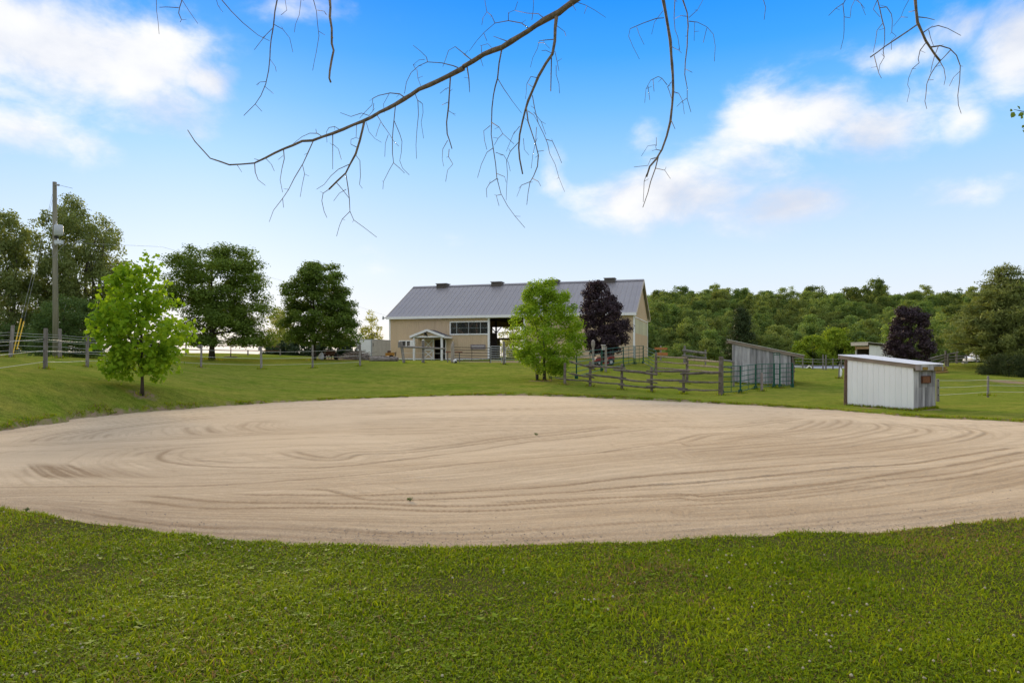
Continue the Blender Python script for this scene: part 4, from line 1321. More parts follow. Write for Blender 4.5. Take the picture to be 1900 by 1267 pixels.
def white_shed():
    p0, p1 = (12.72, 25.9), (14.01, 23.83)
    rz, Wd = frame2d(p0, p1)
    D = 1.45
    t = thing('goat_shed', 'small white ribbed-steel shed with slanting roof beside the sand', 'shed', (p0[0], p0[1], 0.0), rz)
    b = lambda n, mb, m, p=None: mb.build(n, m, p or t, world=False)
    top = lambda x: 1.845 - .10 * x
    n = 12
    w = Wd / n
    for i in range(n):
        a, c = i * w, (i + 1) * w
        zb = -.02 + random.uniform(-.01, .015) - .002 * i
        mb = MB()
        P = [(a, 0), (a + w * .76, 0), (a + w * .84, -.022), (a + w * .92, -.022), (c - .003, 0)]
        V = [(x, y, zb) for x, y in P] + [(x, y, top(x)) for x, y in P] + [(a, .02, zb), (c - .003, .02, zb), (c - .003, .02, top(c)), (a, .02, top(a))]
        mb.add(V, [(k, k + 1, 6 + k, 5 + k) for k in range(4)] + [(11, 10, 13, 12), (0, 5, 13, 10), (4, 11, 12, 9)])
        b('siding_panel', mb, white_steel)
    # plank end wall on the right, sun-bleached
    nb = 8
    w = (D - .02) / nb
    for i in range(nb):
        y0 = .02 + i * w
        zt = 1.34 + random.uniform(-.025, .02)
        zmid = .78 + random.uniform(-.004, .004)
        dx = random.uniform(-.008, .008)
        b('plank', MB().bb(Wd - .03 + dx, Wd + dx, y0, y0 + w - .006, zmid + .004, zt), plank_grey)
        b('plank', MB().bb(Wd - .026 + dx, Wd + .004 + dx, y0 + .001, y0 + w - .007, -.03, zmid), plank_grey)
    b('back_wall', MB().bb(0, Wd, D, D + .03, 0, 1.5), plank_grey)
    b('corner_post', MB().tube([(-.07, .0, -.1), (-.065, .01, .9), (-.05, 0, 1.80)], [.075, .07, .06], 7), M('bark_post', (.17, .11, .075), (.09, .06, .045), 14, .95, .9, 30))
    b('corner_post', MB().bb(-.02, .06, D - .08, D - .002, -.05, 1.7), plank_grey)
    # roof
    x0, x1, y0, y1 = -.34, Wd + .16, -.10, D + .30
    rz0 = lambda x: 1.925 - .112 * (x + .34)
    nr = 14
    w = (y1 - y0) / nr
    sl = math.atan2(rz0(x0) - rz0(x1), x1 - x0)
    for i in range(nr):
        a = y0 + i * w
        P = [(a, 0), (a + w * .3, .0), (a + w * .45, .022), (a + w * .75, .022), (a + w * .9, 0), (a + w, 0)]
        V = [(x0, y, rz0(x0) + h) for y, h in P] + [(x1, y, rz0(x1) + h) for y, h in P] + [(x0, a, rz0(x0) - .006), (x0, a + w, rz0(x0) - .006), (x1, a + w, rz0(x1) - .006), (x1, a, rz0(x1) - .006)]
        mb = MB().add(V, [(k, k + 6, k + 7, k + 1) for k in range(5)] + [(12, 13, 14, 15), (6, 15, 14, 11, 10, 9, 8, 7), (0, 1, 2, 3, 4, 5, 13, 12)])
        b('roof_sheet', mb, M('white_steel_roof', (.80, .80, .81), (.72, .72, .73), 3, .4, fine=.04))
    for y in (y0 + .06, (y0 + y1) / 2, y1 - .06):
        b('rafter', MB().bar((x0 + .06, y, rz0(x0 + .06) - .075), (x1 - .04, y, rz0(x1 - .04) - .075), .045, .13), plank_tan)
    b('fascia_board', MB().bb(x0 + .02, x0 + .05, y0 + .02, y1 - .02, rz0(x0) - .17, rz0(x0) - .015), M('pinkish_board', (.36, .30, .29), (.26, .21, .2), 6, .9))
    b('fascia_board', MB().bb(x1 - .05, x1 - .02, y0 + .02, y0 + .30, rz0(x1) - .20, rz0(x1) - .01), M('pinkish_board', (.36, .30, .29)))
    b('fascia_board', MB().bb(x1 - .05, x1 - .02, y0 + .315, y0 + 1.15, rz0(x1) - .20, rz0(x1) - .01), plank_grey)
    b('fascia_board', MB().bb(x1 - .052, x1 - .022, y0 + 1.155, y1 - .02, rz0(x1) - .23, rz0(x1) - .01), plank_grey)
    for a, c in ((.42, .74), (1.2, 1.72)):
        b('mossy_block', MB().bb(x1 - .018, x1 + .006, y0 + a, min(y0 + c, y1 - .03), rz0(x1) - .19 - (.03 if a > 1 else 0), rz0(x1) - .085), moss_yellow)
    sg = b('board', MB().bb(Wd + .012, Wd + .045, .50, 1.06, .93, 1.19), sign_brown)
    fr = MB()
    fr.bb(Wd + .047, Wd + .06, .50, 1.06, 1.165, 1.19).bb(Wd + .047, Wd + .06, .50, 1.06, .93, .95).bb(Wd + .047, Wd + .06, .50, .525, .951, 1.164).bb(Wd + .047, Wd + .06, 1.035, 1.06, .951, 1.164)
    b('board_frame', fr, M('dark_frame', (.09, .035, .02), (.06, .025, .015), 20, .8), sg)
white_shed()

def grey_shed():
    p1 = (16.42, 40.0)
    ex = (.925, -.38)
    Wd = 3.35
    p0 = (p1[0] - ex[0] * Wd, p1[1] - ex[1] * Wd)
    rz = math.atan2(ex[1], ex[0])
    t = thing('run_in_shed', 'weathered grey plank run-in shed with pale slanting roof behind the green panels', 'shed', (p0[0], p0[1], .22), rz)
    b = lambda n, mb, m, p=None: mb.build(n, m, p or t, world=False)
    D = 3.0
    ztop = lambda x: 2.47 - (2.47 - 1.73) * x / Wd
    zbot = lambda x: .10 - .19 * x / Wd - .06
    n = 22
    xs = [0]
    for i in range(n): xs.append(xs[-1] + random.uniform(.75, 1.25))
    xs = [x / xs[-1] * (Wd - .08) for x in xs]
    for a, c in zip(xs[:-1], xs[1:]):
        y = random.uniform(-.012, .012)
        zb = zbot(a) + random.uniform(-.04, .04)
        zt = -random.uniform(.0, .06)
        V = [(a, y, zb), (c - .008, y, zb + random.uniform(-.01, .01)), (c - .008, y, ztop(c) + zt), (a, y, ztop(a) + zt)]
        V += [(v[0], y + .025, v[2]) for v in V]
        b('plank', MB().add(V, [(0, 1, 2, 3), (5, 4, 7, 6), (0, 4, 5, 1), (1, 5, 6, 2), (2, 6, 7, 3), (3, 7, 4, 0)]), plank_grey)
    nb = 18
    for i in range(nb):
        y0 = .05 + i * (D - .05) / nb
        b('plank', MB().bb(-.02, .005, y0, y0 + (D - .05) / nb - .008, 0, 2.38), plank_grey)
    for i in range(12):
        x0 = .02 + i * (Wd - .05) / 12
        b('plank', MB().bb(x0, x0 + (Wd - .05) / 12 - .008, D, D + .025, 0, ztop(x0) - .1), plank_grey)
    for y, zz in ((.08, 1.72), (1.5, 1.72), (D - .08, 1.72)):
        b('post', MB().tube([(Wd + .02, y, -.25), (Wd + .03, y, zz)], [.085, .07], 7), rail_wood)
    for z in (.75, .95, 1.15, 1.28):
        b('end_rail', MB().tube([(Wd + .1, .05, z), (Wd + .12, 1.2, z + random.uniform(-.05, .05)), (Wd + .1, D - .1, z)], .05, 6), rail_wood)
    # roof
    rz_ = lambda x: 2.66 - .222 * (x + .33)
    x0, x1 = -.33, Wd + .68
    for i in range(9):
        a = -.12 + i * .37
        V = [(x0, a, rz_(x0)), (x0, a + .366, rz_(x0)), (x1, a + .366, rz_(x1)), (x1, a, rz_(x1))]
        V = [(p[0], p[1], p[2] + .02) for p in V] + V
        b('roof_sheet', MB().add(V, [(0, 3, 2, 1), (4, 5, 6, 7), (0, 1, 5, 4), (1, 2, 6, 5), (2, 3, 7, 6), (3, 0, 4, 7)]), M('pale_roof', (.80, .79, .74), (.70, .69, .64), 4, .6))
    for y in (-.06, 1.5, 3.1):
        b('rafter', MB().bar((x0 + .08, y, rz_(x0 + .08) - .095), (x1 - .05, y, rz_(x1 - .05) - .095), .045, .17), plank_tan)
    b('fascia_board', MB().bb(x0 + .02, x0 + .05, -.1, 3.15, rz_(x0) - .24, rz_(x0) - .01), plank_tan)
grey_shed()

def back_shed():
    c = (30.35, 58.0)
    ex = (.949, .316)
    rz = math.atan2(ex[1], ex[0])
    zb = G(*c)
    t = thing('open_shed', 'far white steel lean-to with open dark end and timber beam, behind the purple maple', 'shed', (c[0], c[1], zb), rz)
    b = lambda n, mb, m, p=None: mb.build(n, m, p or t, world=False)
    H = 3.0 - zb
    Wd, D = 3.4, 1.35
    for i in range(9):
        a = i * Wd / 9
        z = H - .16 - .075 * a
        V = [(a, 0), (a + .28, 0), (a + .31, -.02), (a + .35, -.02), (a + Wd / 9 - .003, 0)]
        VV = [(x, y, -.1) for x, y in V] + [(x, y, z - .075 * (x - a)) for x, y in V] + [(a, .02, -.1), (a + Wd / 9 - .003, .02, -.1), (a + Wd / 9 - .003, .02, z - .02), (a, .02, z)]
        b('siding_panel', MB().add(VV, [(k, k + 1, 6 + k, 5 + k) for k in range(4)] + [(11, 10, 13, 12)]), white_steel)
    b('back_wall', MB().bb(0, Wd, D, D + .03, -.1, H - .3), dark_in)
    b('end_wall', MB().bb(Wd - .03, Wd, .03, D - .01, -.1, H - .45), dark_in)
    b('corner_post', MB().bb(-.1, 0, D - .06, D + .06, -.1, H - .2), grey_metal)
    b('timber_beam', MB().bb(-.12, -.02, .0, D + .05, H - .52, H - .30), M('new_timber', (.50, .33, .20), (.40, .26, .15), 5, .8))
    b('timber_brace', MB().bar((-.08, D + .02, H - .65), (-.2, D - .1, H - .2), .09, .1), M('new_timber', (.50, .33, .20)))
    b('fascia_board', MB().bb(-.36, -.33, -.2, D + .28, H - .23, H + .02), M('pale_board', (.52, .48, .43), (.42, .38, .34), 5, .9))
    for y in (-.14, .6, D + .2):
        b('rafter', MB().bar((-.33, y, H - .06), (Wd + .2, y, H - .06 - .075 * (Wd + .5)), .04, .14), dark_in)
    b('roof_sheet', MB().bar((-.38, D / 2, H + .045), (Wd + .25, D / 2, H + .045 - .075 * (Wd + .6)), D + .6, .03), M('pale_roof', (.66, .65, .60)))
back_shed()

# far low building whose grey roof shows over the crest
def far_roof():
    d = 108.0
    xa, xb = wx(1440, d), wx(1600, d)
    zr, ze = wz(678.5, d), wz(688, d)
    zb = G((xa + xb) / 2, d) - .3
    t = thing('low_building', 'long low building whose grey roof just shows over the far crest', 'building', ((xa + xb) / 2, d, zb))
    b = lambda n, mb, m, p=None: mb.build(n, m, p or t)
    grey_r = M('far_grey_roof', (.34, .35, .40), (.28, .29, .33), 2, .6)
    y0, y1 = d - 3.2, d + 3.2
    w = b('wall', MB().bb(xa + .2, xb - .2, y0 + .3, y1 - .3, zb, ze - .05), M('far_wall', (.55, .54, .50)))
    for s in (0, 1):
        ye = y0 if s == 0 else y1
        V = [(xa, ye, ze), (xb, ye, ze), (xb, d, zr), (xa, d, zr)]
        V += [(p[0], p[1], p[2] - .12) for p in V]
        f = [(0, 1, 2, 3), (7, 6, 5, 4), (0, 4, 5, 1), (1, 5, 6, 2), (2, 6, 7, 3), (3, 7, 4, 0)]
        b('roof', MB().add(V, f), grey_r)
    b('ridge_cap', MB().bar((xa, d, zr + .02), (xb, d, zr + .02), .5, .14), M('dark_ridge', (.07, .07, .08)))
    # cross gable with white barge boards
    gx = wx(1501, d - 3.5)
    gz = wz(678.7, d - 3.5)
    for s in (-1, 1):
        b('barge_board', MB().bar((gx, y0 - .4, gz), (gx + s * .85, y0 - .4, gz - .62), .1, .16), white_paint)
    b('gable', MB().prism([(gx - .8, gz - .62), (gx + .8, gz - .62), (gx, gz - .05)], y0 - .3, d), M('dark_gable', (.06, .06, .065)))
    b('gable_roof', MB().bar((gx - .55, (y0 + d) / 2 - .2, gz - .28), (gx - 5.4, (y0 + d) / 2 - .2, gz - .28), 3.4, .5), M('far_light_roof', (.52, .53, .56), (.46, .47, .5), 2, .6))
far_roof()
# ---------------------------------------------------------------- fences
def fence_post(mb, p, h, r, lean=(0, 0), n=8):
    mb.tube([(p.x, p.y, p.z - .2), (p.x + lean[0] * .5, p.y, p.z + h * .5), (p.x + lean[0], p.y + lean[1], p.z + h - .02), (p.x + lean[0], p.y + lean[1], p.z + h)], [r * 1.05, r, r * .95, r * .8], n)

def wire_fence(label, spec, heights, wr=.011, post_r=.075, mat=wire_mat, pmat=post_wood, sag=.02, extra=None, name='wire_fence', group='wire fences round the lawn'):
    """spec: (px, d, height, leanx)"""
    P = [GP(px, d) for px, d, h, l in spec]
    t = thing(name, label, 'fence', P[0], 0, group)
    for p, (px, d, h, l) in zip(P, spec):
        if h <= 0: continue
        mb = MB(); fence_post(mb, p, h, post_r * random.uniform(.9, 1.1), (l, 0))
        mb.build('post', pmat, t, smooth=False)
        for z in heights:
            MB().box((p.x - post_r * .2, p.y - post_r - .012, p.z + z), (.035, .03, .05)).build('insulator', black_mat, t)
    for z in heights:
        pts = []
        for i, p in enumerate(P):
            q = Vector((p.x, p.y - post_r - .03, p.z + z))
            if i:
                m = (pts[-1] + q) / 2
                m.z -= sag * random.uniform(.5, 1.4)
                pts += [m]
            pts.append(q)
        MB().tube(pts, wr, 4).build('wire', mat, t)
    return t, P
f1, P1 = wire_fence('white-wire fence on grey posts across the lawn from the left bank towards the barn',
    [(-120, 19, 1.45, 0), (84, 25, 1.5, .02), (162, 30.5, 1.42, 0), (277, 36, 1.0, 0), (373, 42, 1.40, .03), (485, 44, 1.44, -.03), (580, 45, 1.50, .0), (668, 46, 1.46, 0)], (.27, .68, 1.1), .007, .068)
for px, d, h, sz in ((485, 44, 1.30, .2), (373, 42, 1.30, .18), (668, 46, 1.24, .2)):
    p = GP(px, d)
    MB().box((p.x - .10, p.y - .05, p.z + h), (sz * .7, sz * .6, sz * 1.2)).build('insulator_box', wood_grey, f1)
wire_fence('grey smooth-wire fence behind it along the top of the left bank', [(-150, 28, 1.45, 0), (19, 31, 1.45, .12), (111, 33, 1.42, 0), (180, 35, 0, 0), (270, 36.5, 1.2, 0)], (.30, .55, .78, 1.0, 1.12), .008, .078, M('dull_wire', (.50, .51, .50), (.4, .41, .4), 20, .6))
wire_fence('three-strand white rope fence on the right with one slim grey post', [(1740, 27.5, .9, 0), (1833, 33, 1.02, .01), (2010, 36, 1.0, 0)], (.26, .56, .84), .0055, .055)
wire_fence('far four-wire fence on tall posts along the crest between the two sheds', [(1440, 67, 1.4, 0), (1489.5, 68, 1.42, 0), (1508, 68, 1.05, 0), (1527, 68, 1.5, 0), (1532.5, 67, 1.45, 0), (1545.5, 68, 1.1, 0), (1561, 68, 1.1, 0), (1620, 70, 1.2, 0)], (.4, .72, 1.0), .012, .07, M('dull_wire', (.50, .51, .50)))
wire_fence('brown-railed fence in front of the glow beneath the large maple', [(300, 62, 1.05, 0), (345, 62, 1.05, 0), (390, 62.5, 1.1, 0), (460, 62, .5, 0), (520, 64, .6, 0)], (.45, .85), .035, .06, M('brown_rail', (.22, .12, .07), (.15, .085, .05), 6, .8))

# hitching rail in front of the barn
def hitch():
    a, c, e = GP(750, 50), GP(785, 50), GP(827, 50)
    t = thing('hitching_rail', 'weathered hitching rail on leaning posts before the barn porch', 'rail', a)
    for p, h, l in ((a, 1.58, -.24), (c, 1.66, .0)):
        mb = MB(); fence_post(mb, p, h, .11, (l, 0)); mb.build('post', wood_grey, t)
    MB().box((a.x - .33, a.y - .05, a.z + 1.32), (.22, .2, .42)).build('post_box', wood_grey, t)
    MB().box((c.x, c.y, c.z + 1.69), (.14, .14, .06)).build('post_cap', white_paint, t)
    MB().tube([(a.x - .1, a.y - .15, a.z + 1.17), (c.x, c.y - .14, c.z + 1.12), (e.x, e.y - .1, e.z + 1.07)], [.07, .075, .06], 7).build('rail', wood_grey, t)
    for h in (.30, .72):
        MB().tube([(a.x - .1, a.y - .14, a.z + h), (c.x, c.y - .14, c.z + h), (e.x, e.y - .1, e.z + h)], .009, 4).build('wire', wire_mat, t)
hitch()
def stump_post():
    p = GP(840, 51)
    t = thing('gate_post', 'pale splintered gate post between the hitching rail and the brown panels', 'post', p)
    MB().tube([(p.x, p.y, p.z - .2), (p.x, p.y, p.z + .7), (p.x - .02, p.y, p.z + 1.25), (p.x + .02, p.y, p.z + 1.42), (p.x + .03, p.y, p.z + 1.62)], [.15, .14, .13, .10, .03], 8).build('post', M('pale_post', (.36, .32, .28), (.24, .21, .18), 9, .9, .7, 25, (1, 1, .2)), t)
    MB().tube([(p.x - .04, p.y, p.z + 1.2), (p.x - .1, p.y, p.z + 1.5)], [.06, .02], 6).build('splinter', M('pale_post', (.36, .32, .28)), t)
    q = GP(935, 50)
    t2 = thing('gate_post', 'straight square grey gate post left of the lime-green tree', 'post', q)
    MB().box((q.x, q.y, q.z + .82), (.17, .17, 1.75)).build('post', wood_grey, t2)
    for h in (.35, .75, 1.1):
        MB().box((q.x + .09, q.y - .06, q.z + h), (.05, .06, .07)).build('hinge', black_mat, t2)
stump_post()
def sawhorse():
    a, c = GP(827, 52.5), GP(858, 52.5)
    t = thing('saddle_rack', 'low rack with a reddish board top beside the pale gate post', 'rack', (a + c) / 2)
    MB().bar((a.x, a.y, a.z + .80), (c.x, c.y, c.z + .80), .30, .09).build('top_board', M('red_board', (.30, .13, .085), (.2, .1, .07), 6, .8), t)
    for p in (a.lerp(c, .12), a.lerp(c, .82)):
        MB().bar((p.x, p.y, p.z - .05), (p.x, p.y, p.z + .755), .09, .09).build('leg', wood_grey, t)
    q = GP(844.5, 50.6)
    t = thing('painted_stone', 'black and white ball at the foot of the pale gate post', 'ball', q)
    bpy_ball = MB()
    n = 8
    for i in range(5):
        pass
    mb = MB().tube([(q.x, q.y, q.z - .02), (q.x, q.y, q.z + .06), (q.x, q.y, q.z + .16), (q.x, q.y, q.z + .25), (q.x, q.y, q.z + .3)], [.06, .14, .17, .13, .04], 10)
    mb.build('ball', M('ball_patches', (.75, .75, .73), (.03, .03, .03), 5, .6, lo=.49, hi=.51), t, smooth=True)
sawhorse()

def pipe_panel(t, A, B, H, rails, mat, r=.024, verts=1, foot=0, low=.12):
    A, B = Vector(A), Vector(B)
    for z in np.linspace(low, H, rails):
        MB().tube([A + Vector((0, 0, z)), B + Vector((0, 0, z))], r, 6).build('rail', mat, t)
    for k in range(verts + 2):
        p = A.lerp(B, k / (verts + 1))
        e = k in (0, verts + 1)
        MB().tube([p + Vector((0, 0, -.02 if e else low)), p + Vector((0, 0, H))], r * (1.15 if e else .8), 6).build('upright', mat, t)

def brown_gate():
    a, c = GP(842, 51), GP(909, 51)
    t = thing('pipe_gate', 'dark brown pipe gate in front of the tan barn wall', 'gate', a)
    pipe_panel(t, a + Vector((0, 0, .05)), c + Vector((0, 0, .05)), 1.12, 6, pipe_brown, .025, 1)
    p = a.lerp(c, .885)
    a, c = GP(909.5, 51.5), GP(931, 51.5)
    t = thing('pipe_gate', 'galvanised seven-bar gate standing before the dark doorway', 'gate', a)
    pipe_panel(t, a + Vector((.05, 0, .07)), c + Vector((0, 0, .07)), 1.22, 7, galv, .028, 0, low=.2)
    a, c = GP(938, 51), GP(1000, 54)
    t = thing('pipe_gate', 'galvanised gate half hidden behind the lime-green tree', 'gate', a)
    pipe_panel(t, a + Vector((0, 0, .1)), c + Vector((0, 0, .1)), 1.1, 6, galv, .026, 1, low=.25)
brown_gate()

# green corral panels, each its own panel
def green_panel(a, c, H, label, rails=6, verts=1):
    A, B = GP(*a), GP(*c)
    t = thing('corral_panel', label, 'corral panel', A, 0, 'green corral panels')
    pipe_panel(t, A, B, H, rails, green_paint, .022, verts)
    for p in (A, B):
        for s in (-.07, .07):
            MB().box((p.x + s, p.y, p.z + .08), (.04, .06, .26)).build('foot', green_paint, t)
    MB().tube([B + Vector((.03, 0, 0)), B + Vector((.03, 0, H + .02))], .034, 6).build('end_post', green_paint, t)
green_panel((1340, 33.4), (1373, 34), 1.37, 'green corral panel joined to the big rail-fence corner post')
green_panel((1373.5, 34), (1401.5, 37), 1.37, 'second green corral panel from the rail-fence corner post')
green_panel((1402, 37), (1436, 38.7), 1.37, 'green corral panel left of the tall green gateway frame', verts=2)
green_panel((1447.5, 38.6), (1470, 39.2), 1.37, 'green corral panel right of the tall green gateway frame')
green_panel((1021, 38.5), (1069, 40), 1.42, 'green corral panel partly behind the lime-green tree')
green_panel((1070, 40), (1116, 47), 1.5, 'long green corral panel in front of the red mower')
green_panel((1116.5, 47), (1156, 52), 1.5, 'green corral panel right of the birdhouse post')
green_panel((1156.5, 52), (1176, 56), 1.5, 'green corral panel before the barn corner')
green_panel((1179, 56), (1193, 57), 1.5, 'narrow green corral panel just right of the barn corner')
green_panel((1194, 57), (1216, 48), 1.45, 'green corral panel ending at the back rail fence')
def gateway():
    A, B = GP(1436, 38.7), GP(1447, 38.6)
    t = thing('walk_gateway', 'tall green walk-through gateway frame before the grey shed', 'gateway', A)
    for p in (A, B):
        MB().tube([p, p + Vector((0, 0, 1.38))], .05, 8).build('post', green_paint, t)
        MB().tube([p + Vector((0, 0, 1.38)), p + Vector((0, 0, 1.98))], .022, 6).build('upright', green_paint, t)
    for z in (1.86, 1.98):
        MB().tube([A + Vector((0, 0, z)), B + Vector((0, 0, z))], .02, 6).build('crossbar', green_paint, t)
    m = (A + B) / 2
    MB().tube([m + Vector((0, 0, 1.86)), m + Vector((0, 0, 1.98))], .018, 6).build('latch_bar', green_paint, t)
    for z in np.linspace(.2, 1.37, 5):
        MB().tube([A + Vector((0, 0, z)), B + Vector((0, 0, z))], .018, 6).build('rail', green_paint, t)
gateway()
def single_post(px, d, h, r, label, mat=post_wood, lean=(0, 0)):
    p = GP(px, d)
    t = thing('wooden_post', label, 'post', p)
    mb = MB(); fence_post(mb, p, h, r, lean); mb.build('post', mat, t)
    return t, p
single_post(1413.5, 35.5, 1.0, .07, 'short pinkish wooden post before the grey shed', M('pink_post', (.34, .28, .27), (.24, .2, .19), 8, .9))
t_, p_ = single_post(1556.5, 45, .98, .05, 'leaning thin post hung with a white rag, left of the white shed', post_wood, (.05, 0))
MB().tube([(p_.x + .07, p_.y - .07, p_.z + .72), (p_.x + .1, p_.y - .09, p_.z + .5), (p_.x + .08, p_.y - .08, p_.z + .2), (p_.x + .04, p_.y - .07, p_.z + .1)], [.03, .08, .07, .02], 6).build('rag', white_paint, t_)
t_, p_ = single_post(996.5, 38.3, 1.0, .085, 'dark post with a pale band beside the lime-green tree trunk', bark)
MB().tube([(p_.x, p_.y, p_.z + .55), (p_.x, p_.y, p_.z + .68)], .092, 8).build('band', grey_metal, t_)
t_, p_ = single_post(1100.5, 48, 2.0, .085, 'tall pale post with a rounded finial beneath the purple maple', M('pale_post', (.36, .32, .28)))
MB().tube([(p_.x, p_.y, p_.z + 1.55), (p_.x, p_.y, p_.z + 1.75), (p_.x, p_.y, p_.z + 2.0), (p_.x, p_.y, p_.z + 2.12)], [.09, .14, .12, .04], 8).build('finial', M('pale_post', (.36, .32, .28)), t_)
t_, p_ = single_post(1124, 46, 1.75, .075, 'pale post carrying a small birdhouse, inside the green panels', M('pale_post', (.36, .32, .28)))
bh = MB().box((p_.x - .16, p_.y - .05, p_.z + 1.66), (.2, .2, .3)).build('birdhouse', M('grey_box', (.42, .40, .38), (.34, .32, .3), 8, .9), t_)
MB().box((p_.x - .17, p_.y - .07, p_.z + 1.83), (.3, .3, .04), 0, .1).build('birdhouse_roof', M('grey_box', (.42, .40, .38)), t_)

# ---------------------------------------------------------------- split-rail fences
def log_rail(mb, a, c, r, seed):
    rr = random.Random(seed)
    a, c = Vector(a), Vector(c)
    pts, rad = [], []
    for i in range(6):
        t = i / 5
        p = a.lerp(c, t) + Vector((0, rr.uniform(-.015, .015), rr.uniform(-.018, .018)))
        pts.append(p); rad.append(r * rr.uniform(.72, 1.2) * (.8 if i in (0, 5) else 1))
    mb.tube(pts, rad, 6)
def rail_fence(name, label, posts, rails, r=.055, post_r=.07, mat=rail_wood):
    """posts (px,d,h); rails ((px,py,d),(px,py,d))"""
    base = GP(posts[0][0], posts[0][1])
    t = thing(name, label, 'fence', base, 0, 'weathered split-rail fences')
    for px, d, h, rr in posts:
        p = GP(px, d)
        mb = MB(); fence_post(mb, p, h, rr or post_r, (random.uniform(-.02, .02), 0)); mb.build('post', mat, t)
    for i, (a, c, k) in enumerate(rails):
        mb = MB(); log_rail(mb, W(*a), W(*c), r * k, i * 13 + len(posts)); mb.build('rail', mat, t)
rail_fence('split_rail_fence', 'low weathered split-rail fence along the edge of the sand',
    [(1048, 35.5, 1.15, 0), (1095, 35.1, 1.30, 0), (1153.5, 34.5, 1.3, 0), (1209, 34, 1.22, 0), (1268.5, 33.4, 1.18, 0), (1337.5, 33, 1.86, .12)],
    [((1056, 670, 35.3), (1103, 684, 35.0), .9), ((1088, 678.5, 35.0), (1161, 682.5, 34.4), 1.25), ((1138, 685.5, 34.4), (1220, 694, 33.8), 1.25), ((1199, 688, 34.0), (1280, 688.5, 33.3), 1.25), ((1262, 693, 33.3), (1338, 691, 32.85), 1.3),
     ((1055, 693, 35.3), (1103, 700.5, 35.0), 1.0), ((1087, 695, 35.0), (1162, 702, 34.4), 1.1), ((1148, 703, 34.4), (1220, 710.5, 33.8), .95), ((1200, 704.5, 33.9), (1274, 705.5, 33.3), 1.1), ((1260, 708.5, 33.3), (1338, 709, 32.85), 1.0),
     ((1031, 701.5, 35.8), (1098, 707.5, 35.0), .8), ((1090, 708, 35.0), (1159, 712.5, 34.4), .8), ((1147, 714, 34.4), (1215, 720, 33.8), .9), ((1199, 716.5, 33.9), (1276, 721, 33.3), .9), ((1258, 723.5, 33.3), (1338, 724, 32.85), .85)])
rail_fence('split_rail_fence', 'higher split-rail fence running back behind the low one towards the panels',
    [(1217, 45.5, 1.45, .09), (1274.5, 39.5, 1.55, .085)],
    [((1219, 661.5, 45.3), (1275, 664.5, 39.3), 1.0), ((1219, 671, 45.3), (1275, 675, 39.3), .85), ((1220, 682, 45.2), (1277, 686, 39.3), .85),
     ((1277, 667, 39.2), (1337, 671.5, 33.2), 1.1), ((1277, 677, 39.2), (1337, 682, 33.2), .9), ((1277, 686, 39.2), (1337, 690, 33.3), .7)], .06, .08)
rail_fence('split_rail_fence', 'short run of grey rails between the corner post and the grey plank shed',
    [(1361, 38.5, 1.5, .06)], [((1339, 668, 33.4), (1362, 671, 38.3), 1.1), ((1339, 680, 33.4), (1362, 682, 38.3), 1.1), ((1339, 689, 33.4), (1362, 691, 38.3), 1.0)], .055, .06, wood_grey)
rail_fence('split_rail_fence', 'two-rail grey fence section on the crest before the wood',
    [(1270, 58, 1.55, .1), (1309, 58, 1.3, .07)], [((1266, 650, 57.8), (1311, 655.5, 57.8), 1.7), ((1266, 659.5, 57.8), (1311, 665, 57.8), 1.5)], .075, .09, wood_grey)
rail_fence('split_rail_fence', 'grey rail fence climbing the right-hand slope towards the pine',
    [(1738, 58, .55, .08), (1755, 60, 1.35, .09), (1759, 59.5, 1.05, .08), (1775, 62, 1.35, .08), (1793, 62, .75, .06), (1812, 63, 1.0, .05)],
    [((1722, 666, 57), (1756, 657.5, 60), 1), ((1728, 669, 57), (1756, 662, 60), .9), ((1740, 674, 58), (1757, 667, 60), .9), ((1755, 657, 59.8), (1778, 654, 62), .9), ((1757, 662, 59.8), (1795, 660, 62), .9), ((1757, 668, 59.8), (1795, 664, 62), .9), ((1760, 673, 59.8), (1796, 670, 62), .9), ((1790, 660, 62), (1830, 663, 63), .8), ((1790, 667, 62), (1830, 668, 63), .8)], .065, .08, wood_grey)

# orange jump standard
def jump():
    p = GP(1226, 62)
    t = thing('jump_rail', 'orange-stained horse jump boards on a pale post, right of the barn', 'jump', p)
    MB().box((p.x, p.y, p.z + .55), (.13, .13, 1.5)).build('post', M('pale_post', (.36, .32, .28)), t)
    for a, c, py in ((1214.5, 1238, 646.5), (1215.5, 1239, 656.5)):
        A, B = W(a, py, 61.8), W(c, py + .4, 61.8)
        MB().bar(A, B, .06, .2 if py < 650 else .26).build('board', orange_wood, t)
jump()

